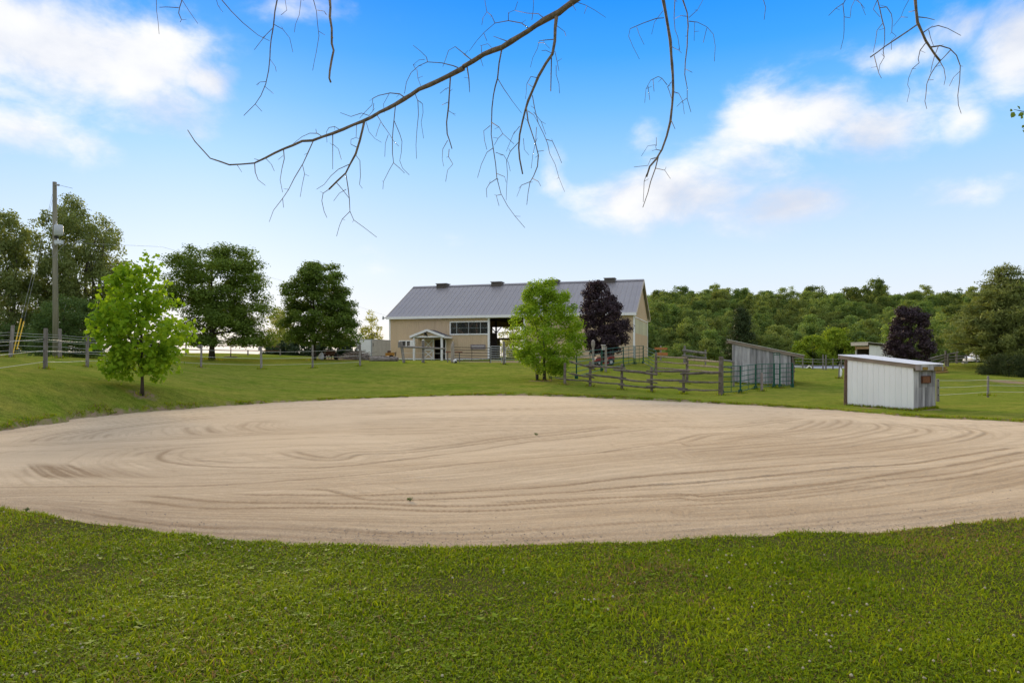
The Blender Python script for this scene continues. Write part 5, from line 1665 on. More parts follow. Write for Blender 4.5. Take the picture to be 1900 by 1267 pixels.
# ---------------------------------------------------------------- utility pole
def utility_pole():
    p = GP(103.5, 37)
    H = wz(338, 37) - p.z
    t = thing('utility_pole', 'tall grey-green wooden utility pole with a transformer on the left bank', 'utility pole', p)
    k = 37 / F
    lean = -.06
    MB().tube([(p.x, p.y, p.z - .3), (p.x + lean * .5, p.y, p.z + H * .5), (p.x + lean, p.y, p.z + H)], [.155, .125, .10], 12).build('pole', pole_wood, t, smooth=True)
    X = lambda px: wx(px, 37)
    Z = lambda py: wz(py, 37)
    tf = MB().tube([(X(111), 36.9, Z(438)), (X(111), 36.9, Z(437)), (X(111), 36.9, Z(419.5)), (X(111), 36.9, Z(418.2))], [.18, .215, .215, .17], 14).build('transformer', M('transformer_grey', (.50, .54, .58), (.45, .49, .53), 4, .5), t, smooth=True)
    MB().tube([(X(106.5), 36.9, Z(418)), (X(106.5), 36.9, Z(411))], [.05, .03], 8).build('bushing', grey_metal, t)
    MB().box((X(105), 36.95, Z(440.5)), (.22, .12, .1)).build('bracket', black_mat, t)
    MB().box((X(112.5), 36.85, Z(450.5)), (.36, .22, .2)).build('meter_box', M('transformer_grey', (.50, .54, .58)), t)
    for q in (108, 116):
        MB().tube([(X(q), 36.8, Z(453)), (X(q), 36.8, Z(456.5))], .045, 6).build('drop_bushing', grey_metal, t)
    MB().tube([(X(105), 36.9, Z(344)), (X(110), 36.9, Z(344.3))], [.03, .05], 8).tube([(X(110), 36.9, Z(344.3)), (X(112), 36.9, Z(344.5))], .055, 8).build('insulator', grey_metal, t)
    MB().tube([(X(112), 36.9, Z(344.6)), (X(124), 37.5, Z(345.6))], .008, 4).build('line_wire', black_mat, t)
    MB().tube([(X(104), 36.8, Z(455)), (X(101), 36.8, Z(470)), (X(104), 36.8, Z(478)), (X(117), 36.8, Z(462)), (X(128), 36.8, Z(452)), (X(140), 37.3, Z(449.5))], .014, 5).build('service_cable', wire_dark, t)
    MB().tube([(X(140), 37.3, Z(449.5)), W(300, 458, 48), W(520, 520, 64), W(717, 586, 77.5)], .007, 4).build('service_wire', wire_dark, t)
    # guys and their yellow guards
    for top_py, g0, g1, dd in ((352, (24.5, 655), (39.5, 591), 34), (362, (31.5, 648), (44.5, 596), 35.5)):
        A, B = W(g0[0], g0[1], dd), W(g1[0], g1[1], dd + .4)
        MB().tube([(X(99.5), 37, Z(top_py)), B, A], .007, 4).build('guy_wire', wire_dark, t)
        MB().tube([A, B], .028, 8).build('guy_guard', yellow_paint, t)
utility_pole()

# ---------------------------------------------------------------- farm things before the barn
def trailer():
    d = 70
    p = GP(676, d)
    rz = R(-14)
    t = thing('box_trailer', 'white box trailer parked left of the barn', 'trailer', p, rz)
    b = lambda n, mb, m, pp=None: mb.build(n, m, pp or t, world=False)
    wt = M('trailer_white', (.90, .90, .90), (.85, .85, .85), 2, .45, fine=.04)
    wf, L_, z0, z1 = 1.62, 4.6, .32, 1.98
    b('box_body', MB().bb(-wf / 2, wf / 2, 0, L_, z0, z1), wt)
    b('roof_cap', MB().bb(-wf / 2 - .03, wf / 2 + .03, -.03, L_ + .03, z1 + .003, z1 + .06), grey_metal)
    for x in (-wf / 2, wf / 2):
        b('corner_post', MB().bb(x - .05, x + .05, -.045, .05, z0 - .02, z1), grey_metal)
    for i in range(12):
        y = .2 + i * .37
        b('side_rib', MB().bb(wf / 2 + .002, wf / 2 + .022, y, y + .04, z0 + .03, z1 - .03), M('trailer_beige', (.52, .47, .40), (.46, .41, .35), 2, .5))
    b('side_skin', MB().bb(wf / 2, wf / 2 + .008, .06, L_, z0, z1 - .01), M('trailer_beige', (.52, .47, .40)))
    b('door', MB().bb(-wf / 2 + .07, -.01, -.03, -.003, z0 + .04, z1 - .05), wt)
    b('door', MB().bb(.01, wf / 2 - .07, -.03, -.003, z0 + .04, z1 - .05), wt)
    b('latch', MB().bb(wf / 2 + .025, wf / 2 + .05, .25, .33, 1.3, 1.65), black_mat)
    for y in (2.0, 2.75):
        for x in (-wf / 2 + .1, wf / 2 - .1):
            w = b('wheel', MB().tube([(x - .09, y, .18), (x + .09, y, .18)], .3, 14), rubber)
            b('rim', MB().tube([(x - .1, y, .18), (x + .1, y, .18)], .16, 10), grey_metal, w)
    b('chassis', MB().bb(-wf / 2 + .2, wf / 2 - .2, -.2, L_ + 1.0, z0 - .14, z0 - .02), black_mat)
trailer()
def logs():
    for (a, c, r, lab) in (((686, 666.5, 56), (722, 665.5, 56.5), .20, 'long thick grey log lying on the grass before the trailer'), ((719, 664, 57), (738, 666, 56.8), .19, 'shorter split log end to end with the long grey log')):
        A, B = W(*a), W(*c)
        A.z = G(A.x, A.y) + r * .85; B.z = G(B.x, B.y) + r * .85
        t = thing('log', lab, 'log', A, 0)
        n = 7
        MB().tube([A.lerp(B, i / n) + Vector((0, 0, random.uniform(-.015, .02))) for i in range(n + 1)], [r * random.uniform(.9, 1.08) for _ in range(n + 1)], 12).build('trunk_wood', log_grey, t)
        for e, s in ((A, -1), (B, 1)):
            u = (B - A).normalized() * s
            MB().tube([e, e + u * .02], r * .8, 12).build('cut_face', M('log_end', (.22, .16, .12), (.12, .09, .07), 20, .9), t)
        MB().tube([A.lerp(B, .6) + Vector((0, 0, r * .8)), A.lerp(B, .75) + Vector((.1, 0, r * 1.7))], [.05, .03], 6).build('branch_stub', log_grey, t)
    mb = MB()
    rr = random.Random(4)
    for i in range(230):
        px = rr.gauss(665, 14)
        d = rr.uniform(60, 64)
        p = GP(px, d)
        h = max(0.05, .75 * math.exp(-((px - 660) / 18) ** 2)) * rr.uniform(.1, 1)
        L_ = rr.uniform(.4, 1.4)
        a = rr.uniform(0, 6.28)
        e = rr.uniform(-.2, .35)
        q = p + Vector((math.cos(a) * L_, math.sin(a) * L_, e * L_))
        p.z += h; q.z = max(q.z + h, p.z - h * .8)
        mb.tube([p, (p + q) / 2 + Vector((0, 0, rr.uniform(-.05, .08))), q], [.035, .03, .012], 5)
    o = mb.build('brush_pile', M('dead_wood', (.30, .26, .23), (.16, .14, .12), 6, .95))
    tag(o, 'grey heap of dead branches and sticks left of the trailer', 'brush pile', kind='stuff')
logs()
def implement():
    d = 60
    c = GP(608, d)
    t = thing('farm_implement', 'rusty old farm implement with black wheels under the smaller maple', 'implement', c)
    for px, r in ((624, .30), (602, .27)):
        p = GP(px, d - .5)
        w = MB().tube([(p.x - .1, p.y, p.z + r), (p.x + .1, p.y, p.z + r)], r, 16).build('wheel', rubber, t)
        MB().tube([(p.x - .11, p.y - .03, p.z + r), (p.x + .11, p.y - .03, p.z + r)], r * .5, 10).build('rim', rust, t)
    a = GP(592, d); e = GP(628, d)
    MB().bar((a.x, a.y, a.z + .45), (e.x, e.y, e.z + .40), .12, .12).build('drawbar', rust, t)
    MB().bar((a.x, a.y + .6, a.z + .5), (e.x - .4, e.y + .6, e.z + .45), .12, .12).build('drawbar', rust, t)
    for i in range(6):
        q = a.lerp(e, .1 + i * .15)
        MB().tube([(q.x, q.y + .2, q.z + .65), (q.x + .1, q.y - .1, q.z + .35), (q.x + .18, q.y - .1, q.z + .05)], .03, 5).build('tine', rust, t)
    MB().box(((a.x + e.x) / 2 + .1, a.y + .3, a.z + .66), (.8, .5, .34), .2).build('hopper', rust, t)
    p = GP(595.5, 58.5)
    t = thing('feed_sack', 'slumped white sack leaning on the rusty farm implement', 'sack', p)
    MB().tube([(p.x - .05, p.y, p.z), (p.x, p.y, p.z + .12), (p.x + .04, p.y, p.z + .38), (p.x + .08, p.y, p.z + .56), (p.x + .1, p.y, p.z + .64)], [.17, .23, .21, .13, .05], 10).build('sack', M('sack_white', (.70, .72, .74), (.55, .57, .6), 9, .7, .6, 12), t, smooth=True)
    p = GP(725, 66)
    t = thing('wood_splitter', 'small orange-yellow machine between the trailer and the barn wall', 'machine', p)
    MB().bar((p.x - .5, p.y, p.z + .55), (p.x + .35, p.y, p.z + .6), .3, .3).build('beam', M('machine_orange', (.50, .24, .04), (.38, .17, .03), 6, .5), t)
    w = MB().tube([(p.x + .1, p.y - .3, p.z + .25), (p.x + .1, p.y - .15, p.z + .25)], .25, 14).build('wheel', rubber, t)
    MB().tube([(p.x + .3, p.y, p.z + .6), (p.x + .5, p.y, p.z + .8), (p.x + .45, p.y, p.z + .4)], .05, 6).build('hose', black_mat, t)
    MB().box((p.x - .15, p.y, p.z + .82), (.3, .26, .22)).build('engine', rust, t)
    MB().tube([(p.x - .45, p.y, p.z + .5), (p.x - .45, p.y, p.z)], .04, 6).build('stand', black_mat, t)
implement()
def mower():
    p = GP(1118, 54)
    t = thing('riding_mower', 'red riding mower parked under the purple maple inside the green panels', 'mower', p, R(12))
    b = lambda n, mb, m, pp=None: mb.build(n, m, pp or t, world=False)
    b('hood', MB().prism([(-.62, .28), (-.05, .28), (-.08, .66), (-.48, .62), (-.62, .5)], -.24, .24), red_paint)
    b('dash', MB().prism([(-.08, .3), (.04, .3), (-.02, .86), (-.1, .84)], -.2, .2), black_mat)
    b('floor', MB().bb(-.05, .42, -.3, .3, .25, .32), black_mat)
    b('fender', MB().prism([(.28, .3), (.82, .3), (.86, .62), (.75, .80), (.5, .74), (.33, .55)], -.42, .42), red_paint)
    b('seat', MB().bb(.36, .7, -.2, .2, .755, .83), black_mat)
    b('backrest', MB().bb(.64, .72, -.2, .2, .832, 1.12), black_mat)
    b('steering_wheel', MB().tube([(.02, -.15, .92), (.02, .15, .94)], .03, 6).tube([(-.05, 0, .84), (.02, 0, .93)], .02, 6), black_mat)
    b('mower_deck', MB().bb(-.1, .35, -.46, .46, .1, .22), red_paint)
    b('headlight', MB().bb(-.635, -.615, -.16, -.05, .43, .5), white_paint)
    b('headlight', MB().bb(-.635, -.615, .05, .16, .43, .5), white_paint)
    for x, r in ((-.42, .18), (.56, .27)):
        for y in (-.36, .36):
            w = b('wheel', MB().tube([(x, y - .09, r - .02), (x, y + .09, r - .02)], r, 14), rubber)
            b('rim', MB().tube([(x, y - .095, r - .02), (x, y + .095, r - .02)], r * .45, 10), grey_metal, w)
mower()
def white_car():
    d = 76
    p = GP(1815, d)
    p.z = wz(672.5, d)
    t = thing('parked_car', 'white car parked beyond the rail fence, seen under the pine', 'car', p, R(8))
    b = lambda n, mb, m, pp=None: mb.build(n, m, pp or t, world=False)
    wp = M('car_white', (.78, .78, .77), (.74, .74, .73), 2, .3, spec=.5)
    b('body', MB().prism([(-1.25, .2), (1.25, .2), (1.3, .55), (1.2, .68), (-.6, .72), (-1.22, .5)], -.75, .75), wp)
    b('cabin', MB().prism([(-.6, .721), (1.15, .681), (.85, 1.12), (-.15, 1.14)], -.66, .66), wp)
    gl = M('window_glass', (.03, .034, .04))
    b('side_window', MB().prism([(-.42, .75), (.3, .74), (.3, 1.06), (-.12, 1.07)], -.675, -.665), gl)
    b('side_window', MB().prism([(.36, .74), (.95, .72), (.78, 1.05), (.36, 1.06)], -.675, -.665), gl)
    for x in (-.8, .8):
        for y in (-.7, .7):
            w = b('wheel', MB().tube([(x, y - .09, .22), (x, y + .09, .22)], .24, 14), rubber)
            b('rim', MB().tube([(x, y - .1, .22), (x, y + .1, .22)], .13, 10), grey_metal, w)
    b('headlight', MB().bb(-1.27, -1.22, -.6, -.35, .42, .52), grey_metal)
    d = 72
    p = Vector((wx(1868, d), d, wz(674, d)))
    t = thing('picket_panel', 'small white picket panel right of the pine trunk', 'picket fence', p)
    for i in range(7):
        x = p.x + i * .12
        MB().bb(x, x + .07, d - .015, d + .015, p.z, p.z + 1.0 - (.25 if i in (2, 3) else 0)).build('picket', white_paint, t)
    for z in (.25, .65):
        MB().bb(p.x - .05, p.x + .85, d + .017, d + .045, p.z + z, p.z + z + .08).build('rail', white_paint, t)
    q = GP(1790, 61.5)
    t = thing('salt_block', 'pale grey block at the foot of the right-hand rail fence', 'block', q)
    MB().prism([(q.x - .2, q.z - .05), (q.x + .2, q.z - .05), (q.x + .19, q.z + .24), (q.x - .13, q.z + .22)], q.y - .15, q.y + .15).build('block', M('pale_stone', (.48, .47, .46), (.36, .35, .34), 9, .9), t)
    r_ = random.Random(8)
    for i in range(5):
        a, c = GP(1732 + r_.uniform(-2, 2), 52 + i * .25), GP(1757 + r_.uniform(-4, 2), 53 + i * .25)
        t = thing('timber_pole', ('lowest', 'second', 'middle', 'fourth', 'topmost')[i] + ' yellow-brown pole in the stack behind the white shed roof', 'pole', a, 0, 'poles stacked behind the white shed')
        MB().tube([a + Vector((0, 0, .08 + (i % 3) * .16)), c + Vector((0, 0, .08 + (i % 3) * .16))], [.08, .07], 7).build('pole', moss_yellow if i % 2 else M('yellow_timber', (.36, .22, .07), (.22, .14, .05), 8, .9), t)
white_car()
# ---------------------------------------------------------------- trees and shrubs
make_tree('tulip_tree', 'young bright-green tree with big lobed leaves standing alone on the left lawn', 264, 24,
    [(468, 262, 290), (490, 243, 298), (510, 203, 306), (530, 192, 314), (560, 184, 325), (590, 172, 334), (606, 172, 368), (625, 176, 364), (640, 184, 348), (662, 184, 338), (682, 196, 326), (702, 212, 310)],
    nclump=165, nper=26, leaf=.155, mat=lf_tulip, tmat=bark, tr=.055, seed=3, shape='lobed', inner=.18, crs=.22, up=.35, droop=.9, shell=.2, limbs=22, tintc=.35)
make_tree('maple_tree', 'large dark-green round-crowned maple left of centre on the crest', 393, 52,
    [(456, 345, 430), (472, 318, 470), (490, 306, 492), (520, 300, 502), (550, 305, 500), (570, 308, 500), (590, 312, 496), (610, 318, 506), (628, 335, 510), (642, 350, 505)],
    nclump=225, nper=240, leaf=.18, mat=lf_maple, tr=.22, seed=5, inner=.25, crs=.185, squash=.55, up=1.1, tintc=.55, lump=.25, shell=.4)
make_tree('maple_tree', 'smaller dark maple between the large maple and the trailer', 583, 58,
    [(487, 575, 622), (502, 545, 638), (520, 530, 645), (545, 524, 655), (570, 522, 660), (590, 522, 672), (610, 522, 680), (628, 528, 678), (642, 545, 664)],
    nclump=195, nper=240, leaf=.19, mat=lf_maple, tr=.17, seed=9, inner=.25, crs=.185, squash=.55, up=1.1, tintc=.55, lump=.25, shell=.4)
make_tree('lime_tree', 'bright lime-green tree in front of the barn doorway', 1010, 38,
    [(519, 985, 1022), (535, 972, 1048), (555, 965, 1068), (575, 955, 1072), (600, 946, 1080), (625, 942, 1086), (645, 946, 1084), (665, 953, 1076), (680, 978, 1066), (693, 1005, 1058)],
    nclump=250, nper=115, leaf=.11, mat=lf_lime, tr=.085, seed=12, inner=.12, crs=.15, squash=.75, up=.7, aspect=.75, tintc=.35, limbs=12)
make_tree('purple_maple', 'dark purple-leaved maple beside the barn corner', 1122, 57,
    [(523, 1090, 1122), (535, 1083, 1132), (555, 1077, 1145), (575, 1076, 1156), (595, 1075, 1166), (615, 1076, 1174), (635, 1078, 1172), (648, 1088, 1156), (656, 1100, 1142)],
    nclump=190, nper=170, leaf=.15, mat=lf_purple, tr=.14, seed=14, inner=.35, crs=.18, squash=.75, tintc=.4)
make_tree('purple_maple', 'smaller purple-leaved maple behind the white shed', 1690, 48,
    [(570, 1668, 1706), (582, 1662, 1716), (600, 1660, 1722), (615, 1652, 1724), (632, 1646, 1728), (650, 1645, 1728), (665, 1655, 1726), (680, 1668, 1718)],
    nclump=150, nper=150, leaf=.125, mat=lf_purple, tr=.10, seed=15, inner=.35, crs=.19, squash=.8, tintc=.4)
make_tree('birch_tree', 'tall loose birch behind the utility pole, its crown open to the sky', 150, 55,
    [(362, 104, 132), (378, 92, 150), (395, 75, 175), (415, 68, 205), (440, 70, 222), (470, 72, 224), (500, 70, 232), (530, 68, 228), (560, 62, 222), (600, 60, 205), (635, 70, 190)],
    nclump=350, nper=130, leaf=.19, mat=lf_birch, tmat=bark_grey, tr=.17, seed=17, inner=.15, crs=.15, squash=.95, up=.25, droop=1.2, tintc=.5, trunks=((-1.2, -1.2), (.2, .4), (.9, 1.2)), hang=1.35, lump=.35)
make_tree('birch_tree', 'second tall birch cut off by the left edge of the picture', 5, 53,
    [(390, -25, 18), (405, -60, 40), (430, -80, 62), (470, -95, 72), (520, -100, 74), (570, -100, 72), (610, -95, 66), (640, -80, 55)],
    nclump=350, nper=130, leaf=.19, mat=lf_birch, tmat=bark_grey, tr=.17, seed=19, inner=.15, crs=.15, squash=.95, up=.25, droop=1.2, tintc=.5, trunks=((-.8, -.8), (.6, .6)), hang=1.35, lump=.35)
make_tree('lilac_bush', 'rounded dense dark-green bush at the foot of the utility pole', 120, 43,
    [(550, 105, 140), (562, 88, 168), (580, 72, 180), (605, 62, 186), (630, 58, 190), (650, 62, 188), (662, 72, 184)],
    nclump=150, nper=150, leaf=.12, mat=lf_bush, tr=.06, seed=21, inner=.45, crs=.2, tintc=.4, cat='bush')
make_tree('bush', 'low dark undergrowth under the left birch', 25, 50, [(600, -60, 40), (625, -80, 66), (655, -80, 70)],
    nclump=70, nper=120, leaf=.16, mat=lf_bush, tr=.05, seed=22, cat='bush')
# sunlit trees and shrubs beyond the crest
make_tree('poplar_tree', 'thin sunlit tree glowing between the two maples', 520, 82, [(563, 508, 528), (580, 502, 536), (610, 496, 545), (650, 494, 550)],
    nclump=60, nper=60, leaf=.24, mat=lf_dry, tmat=bark_grey, tr=.10, seed=24, inner=.1, crs=.28)
make_tree('poplar_tree', 'sunlit small tree showing behind the right side of the smaller maple', 690, 84, [(577, 680, 694), (600, 672, 704), (620, 668, 712), (645, 664, 716), (662, 660, 716)],
    nclump=55, nper=55, leaf=.24, mat=lf_dry, tmat=bark_grey, tr=.09, seed=25, inner=.1, crs=.28)
make_tree('poplar_tree', 'sunlit tree seen through the open barn doorway', 948, 104, [(596, 938, 958), (615, 928, 968), (640, 924, 974), (668, 922, 976)],
    nclump=60, nper=60, leaf=.28, mat=lf_dry, tmat=bark_grey, tr=.10, seed=26, inner=.1, crs=.28)
for i, (px, top, hw, d, lab) in enumerate(((515, 628, 30, 72, 'grey-green shrub below the thin sunlit tree'), (560, 632, 34, 70, 'grey-green shrub left of the smaller maple trunk'), (612, 630, 36, 70, 'grey-green shrub behind the rusty implement'), (648, 634, 24, 71, 'grey-green shrub at the left end of the trailer'),
                                       (40, 618, 46, 66, 'dark shrub line behind the left fence'), (270, 630, 40, 68, 'shrub behind the bright-green young tree'))):
    make_tree('shrub', lab, px, d, [(top, px - hw * .5, px + hw * .4), (top + 10, px - hw * .85, px + hw * .85), (top + 22, px - hw, px + hw), (664, px - hw * .9, px + hw * .9)],
        nclump=50, nper=110, leaf=.2, mat=leafmat('willow_leaf%d' % i, (.040, .070, .036), (.090, .125, .070), .3), tr=.05, seed=40 + i, cat='shrub', group='shrubs along the crest')
def sapling():
    p = GP(428, 58)
    t = thing('sapling', 'thin leafless sapling on a ring of bare earth under the large maple', 'sapling', p)
    MB().tube([p, p + Vector((.02, 0, .6)), p + Vector((0, 0, 1.5))], [.045, .035, .02], 6).build('trunk', bark, t)
    MB().tube([p + Vector((.01, 0, .75)), p + Vector((.2, 0, 1.05))], [.02, .008], 5).build('branch', bark, t)
    MB().tube([p + Vector((0, 0, -.03)), p + Vector((0, 0, .05)), p + Vector((0, 0, .07))], [.6, .5, .1], 14).build('mulch_ring', earth, t)
sapling()

# conifers
def conifer(name, label, px, d, prof_px, tiers, mat, leaf, tr, seed, dens=1.0, flat=.35, aspect=.18, gap=.0, base_py=None, up=.6):
    r = np.random.default_rng(seed)
    base = GP(px, d)
    t = thing(name, label, 'tree', base)
    k = d / F
    prof = np.array(sorted((wz(py, d) - base.z, ((a + b) / 2 - px) * k, (b - a) / 2 * k) for py, a, b in prof_px))
    H = prof[-1, 0]
    mb = MB()
    mb.tube([(0, 0, -.2), (0, 0, H * .5), (0, 0, H * .97)], [tr * 1.2, tr * .7, .02], 8)
    cs, cr = [], []
    zs = np.linspace(prof[0, 0], H * .98, tiers)
    for z in zs:
        rr = np.interp(z, prof[:, 0], prof[:, 2]); cx = np.interp(z, prof[:, 0], prof[:, 1])
        nb = max(3, int(5 + rr * (1.3 if gap else 2.2)))
        a0 = r.uniform(0, 6.28)
        for j in range(nb):
            a = a0 + j * 6.283 / nb + r.normal(0, .2)
            L_ = rr * r.uniform(.62, 1.08)
            end = np.array([cx + math.cos(a) * L_, math.sin(a) * L_, z + L_ * (.10 if gap else -.12) + r.normal(0, .1)])
            st = np.array([0, 0, z - L_ * .05])
            mb.tube([tuple(st), tuple((st + end) / 2 + np.array([0, 0, .05 * L_])), tuple(end)], [tr * .22, tr * .15, .01], 4, False)
            n = max(2, int(L_ / (leaf * 1.5)))
            for q in range(n):
                f = .3 + .7 * (q + .5) / n
                cs.append(st + (end - st) * f + r.normal(0, .12, 3)); cr.append(leaf * r.uniform(1.3, 2.1) * (1.15 - .3 * f))
    mb.build('trunk', bark, t, world=False)
    V, Fc, ti = leaf_cloud(np.array(cs), np.array(cr), 30 * dens, leaf, flat, up, 'rhomb', aspect, r, 0, .15, .5)
    link('crown', np_mesh('crown', V, Fc, False, {'tint': ti}), mat, t)
conifer('pine_tree', 'broad dark pine at the right edge of the picture', 1853, 56,
    [(497, 1858, 1890), (515, 1838, 1912), (535, 1826, 1925), (555, 1812, 1938), (580, 1790, 1950), (600, 1772, 1955), (620, 1764, 1960), (640, 1760, 1962), (655, 1775, 1955), (666, 1800, 1930)], 17, lf_pine, .36, .30, 31, 1.6, .24, .2, gap=1)
conifer('spruce_tree', 'dark pointed spruce behind the grey plank shed', 1376, 78, [(574, 1374, 1378), (590, 1366, 1388), (610, 1356, 1398), (630, 1348, 1404), (650, 1344, 1408), (672, 1342, 1410)], 16, lf_spruce, .40, .16, 33, 1.2, .4, .22)
make_tree('juniper_bush', 'spreading dark bush under the pine at the right edge', 1872, 50, [(658, 1850, 1890), (668, 1836, 1915), (680, 1826, 1935), (697, 1824, 1940)],
    nclump=90, nper=160, leaf=.14, mat=lf_spruce, tr=.05, seed=35, cat='bush', aspect=.3)
make_tree('round_shrub', 'small round yellow-green shrub left of the spruce', 1325, 76, [(644, 1318, 1332), (652, 1311, 1340), (664, 1306, 1345)],
    nclump=45, nper=110, leaf=.16, mat=leafmat('dull_shrub_leaf', (.10, .16, .035), (.20, .27, .07), .35), tr=.04, seed=36, cat='shrub', inner=.5)
for i, (px, top, hw, d, lab) in enumerate(((1508, 624, 40, 115, 'bright yellow-green tree just right of the grey shed roof'), (1556, 610, 42, 117, 'bright yellow-green tree left of the far white lean-to'), (1590, 628, 26, 114, 'low yellow-green tree touching the far white lean-to'), (1478, 640, 22, 121, 'small dull-green tree behind the grey shed roof edge'))):
    make_tree('willow_tree', lab, px, d, [(top, px - hw * .35, px + hw * .3), (top + 12, px - hw * .8, px + hw * .75), (top + 28, px - hw, px + hw), (678, px - hw * .95, px + hw)],
        nclump=90, nper=90, leaf=.36, mat=lf_yellow if i < 3 else lf_bush, tr=.1, seed=60 + i, inner=.35, crs=.2, droop=.6, group='trees at the foot of the wood')

# ---------------------------------------------------------------- wooded hillside
def woodland():
    protos = bpy.data.collections.new('woodland_tree_kinds')
    for k in range(7):
        r = np.random.default_rng(100 + k)
        H = 9.0
        tall = 1 + .15 * (k % 3)
        w = 3.3 + .35 * (k % 2)
        prof = [(.6, 0, w * .6), (2.0, r.normal(0, .3), w * .95), (4.0, r.normal(0, .3), w), (6.0, r.normal(0, .3), w * .9), (7.6 * tall, r.normal(0, .3), w * .68), (8.7 * tall, r.normal(0, .3), w * .42)]
        c, cr = crown_points(prof, 95, r, .45, .23, 1.0, .2)
        V, Fc, ti = leaf_cloud(c, cr, 90, .33, .8, .35, 'rhomb', .7, r, 0, .5, .6)
        me = np_mesh('woodland_crown', V, Fc, False, {'tint': ti})
        me.materials.append(lf_wood)
        o = bpy.data.objects.new('woodland_crown_kind', me)
        protos.objects.link(o)
    r = np.random.default_rng(77)
    pts, rot, scl, idx = [], [], [], []
    for _ in range(9000):
        az = r.uniform(R(6.0), R(52))
        d = r.uniform(124, 262)
        x, y = math.sin(az) * d, math.cos(az) * d
        px = 950 + F * x / y
        if px < 1168: continue
        if px < 1225 and d < 135: continue
        s = r.uniform(.5, 1.0) ** 1.0 * (1.35 if r.uniform() < .22 else 1.05)
        if d < 134: s *= .8
        if any((x - p[0]) ** 2 + (y - p[1]) ** 2 < (3.7 * (s + q) / 2) ** 2 for p, q in zip(pts, scl)): continue
        pts.append((x, y)); scl.append(s); rot.append(r.uniform(0, 6.28)); idx.append(r.integers(0, 7))
    P = np.array(pts)
    z = ground_np(P[:, 0], P[:, 1]) - .4
    V = np.column_stack([P, z])
    me = bpy.data.meshes.new('woodland')
    me.vertices.add(len(V)); me.vertices.foreach_set('co', V.astype(np.float32).ravel())
    for nm, a in (('rot', rot), ('scl', scl)):
        at = me.attributes.new(nm, 'FLOAT', 'POINT'); at.data.foreach_set('value', np.array(a, dtype=np.float32))
    at = me.attributes.new('kind_index', 'INT', 'POINT'); at.data.foreach_set('value', np.array(idx, dtype=np.int32))
    me.materials.append(lf_wood)
    o = bpy.data.objects.new('woodland', me); COL.objects.link(o)
    ng = bpy.data.node_groups.new('scatter_crowns', 'GeometryNodeTree')
    ng.interface.new_socket('Geometry', in_out='INPUT', socket_type='NodeSocketGeometry')
    ng.interface.new_socket('Geometry', in_out='OUTPUT', socket_type='NodeSocketGeometry')
    N, L = ng.nodes, ng.links
    gi, go = N.new('NodeGroupInput'), N.new('NodeGroupOutput')
    m2p = N.new('GeometryNodeMeshToPoints')
    iop = N.new('GeometryNodeInstanceOnPoints')
    ci = N.new('GeometryNodeCollectionInfo')
    ci.inputs['Collection'].default_value = protos
    ci.inputs['Separate Children'].default_value = True
    ci.inputs['Reset Children'].default_value = True
    def attr(nm, ty):
        n = N.new('GeometryNodeInputNamedAttribute'); n.data_type = ty
        n.inputs[0].default_value = nm
        return [s for s in n.outputs if s.enabled and s.name == 'Attribute'][0]
    L.new(gi.outputs[0], m2p.inputs[0]); L.new(m2p.outputs[0], iop.inputs['Points'])
    L.new(ci.outputs[0], iop.inputs['Instance'])
    iop.inputs['Pick Instance'].default_value = True
    L.new(attr('kind_index', 'INT'), iop.inputs['Instance Index'])
    cx = N.new('ShaderNodeCombineXYZ'); L.new(attr('rot', 'FLOAT'), cx.inputs[2])
    L.new(cx.outputs[0], iop.inputs['Rotation'])
    L.new(attr('scl', 'FLOAT'), iop.inputs['Scale'])
    L.new(iop.outputs[0], go.inputs[0])
    md = o.modifiers.new('scatter', 'NODES'); md.node_group = ng
    tag(o, 'dense green deciduous woodland covering the far hillside', 'woodland', kind='stuff')
woodland()

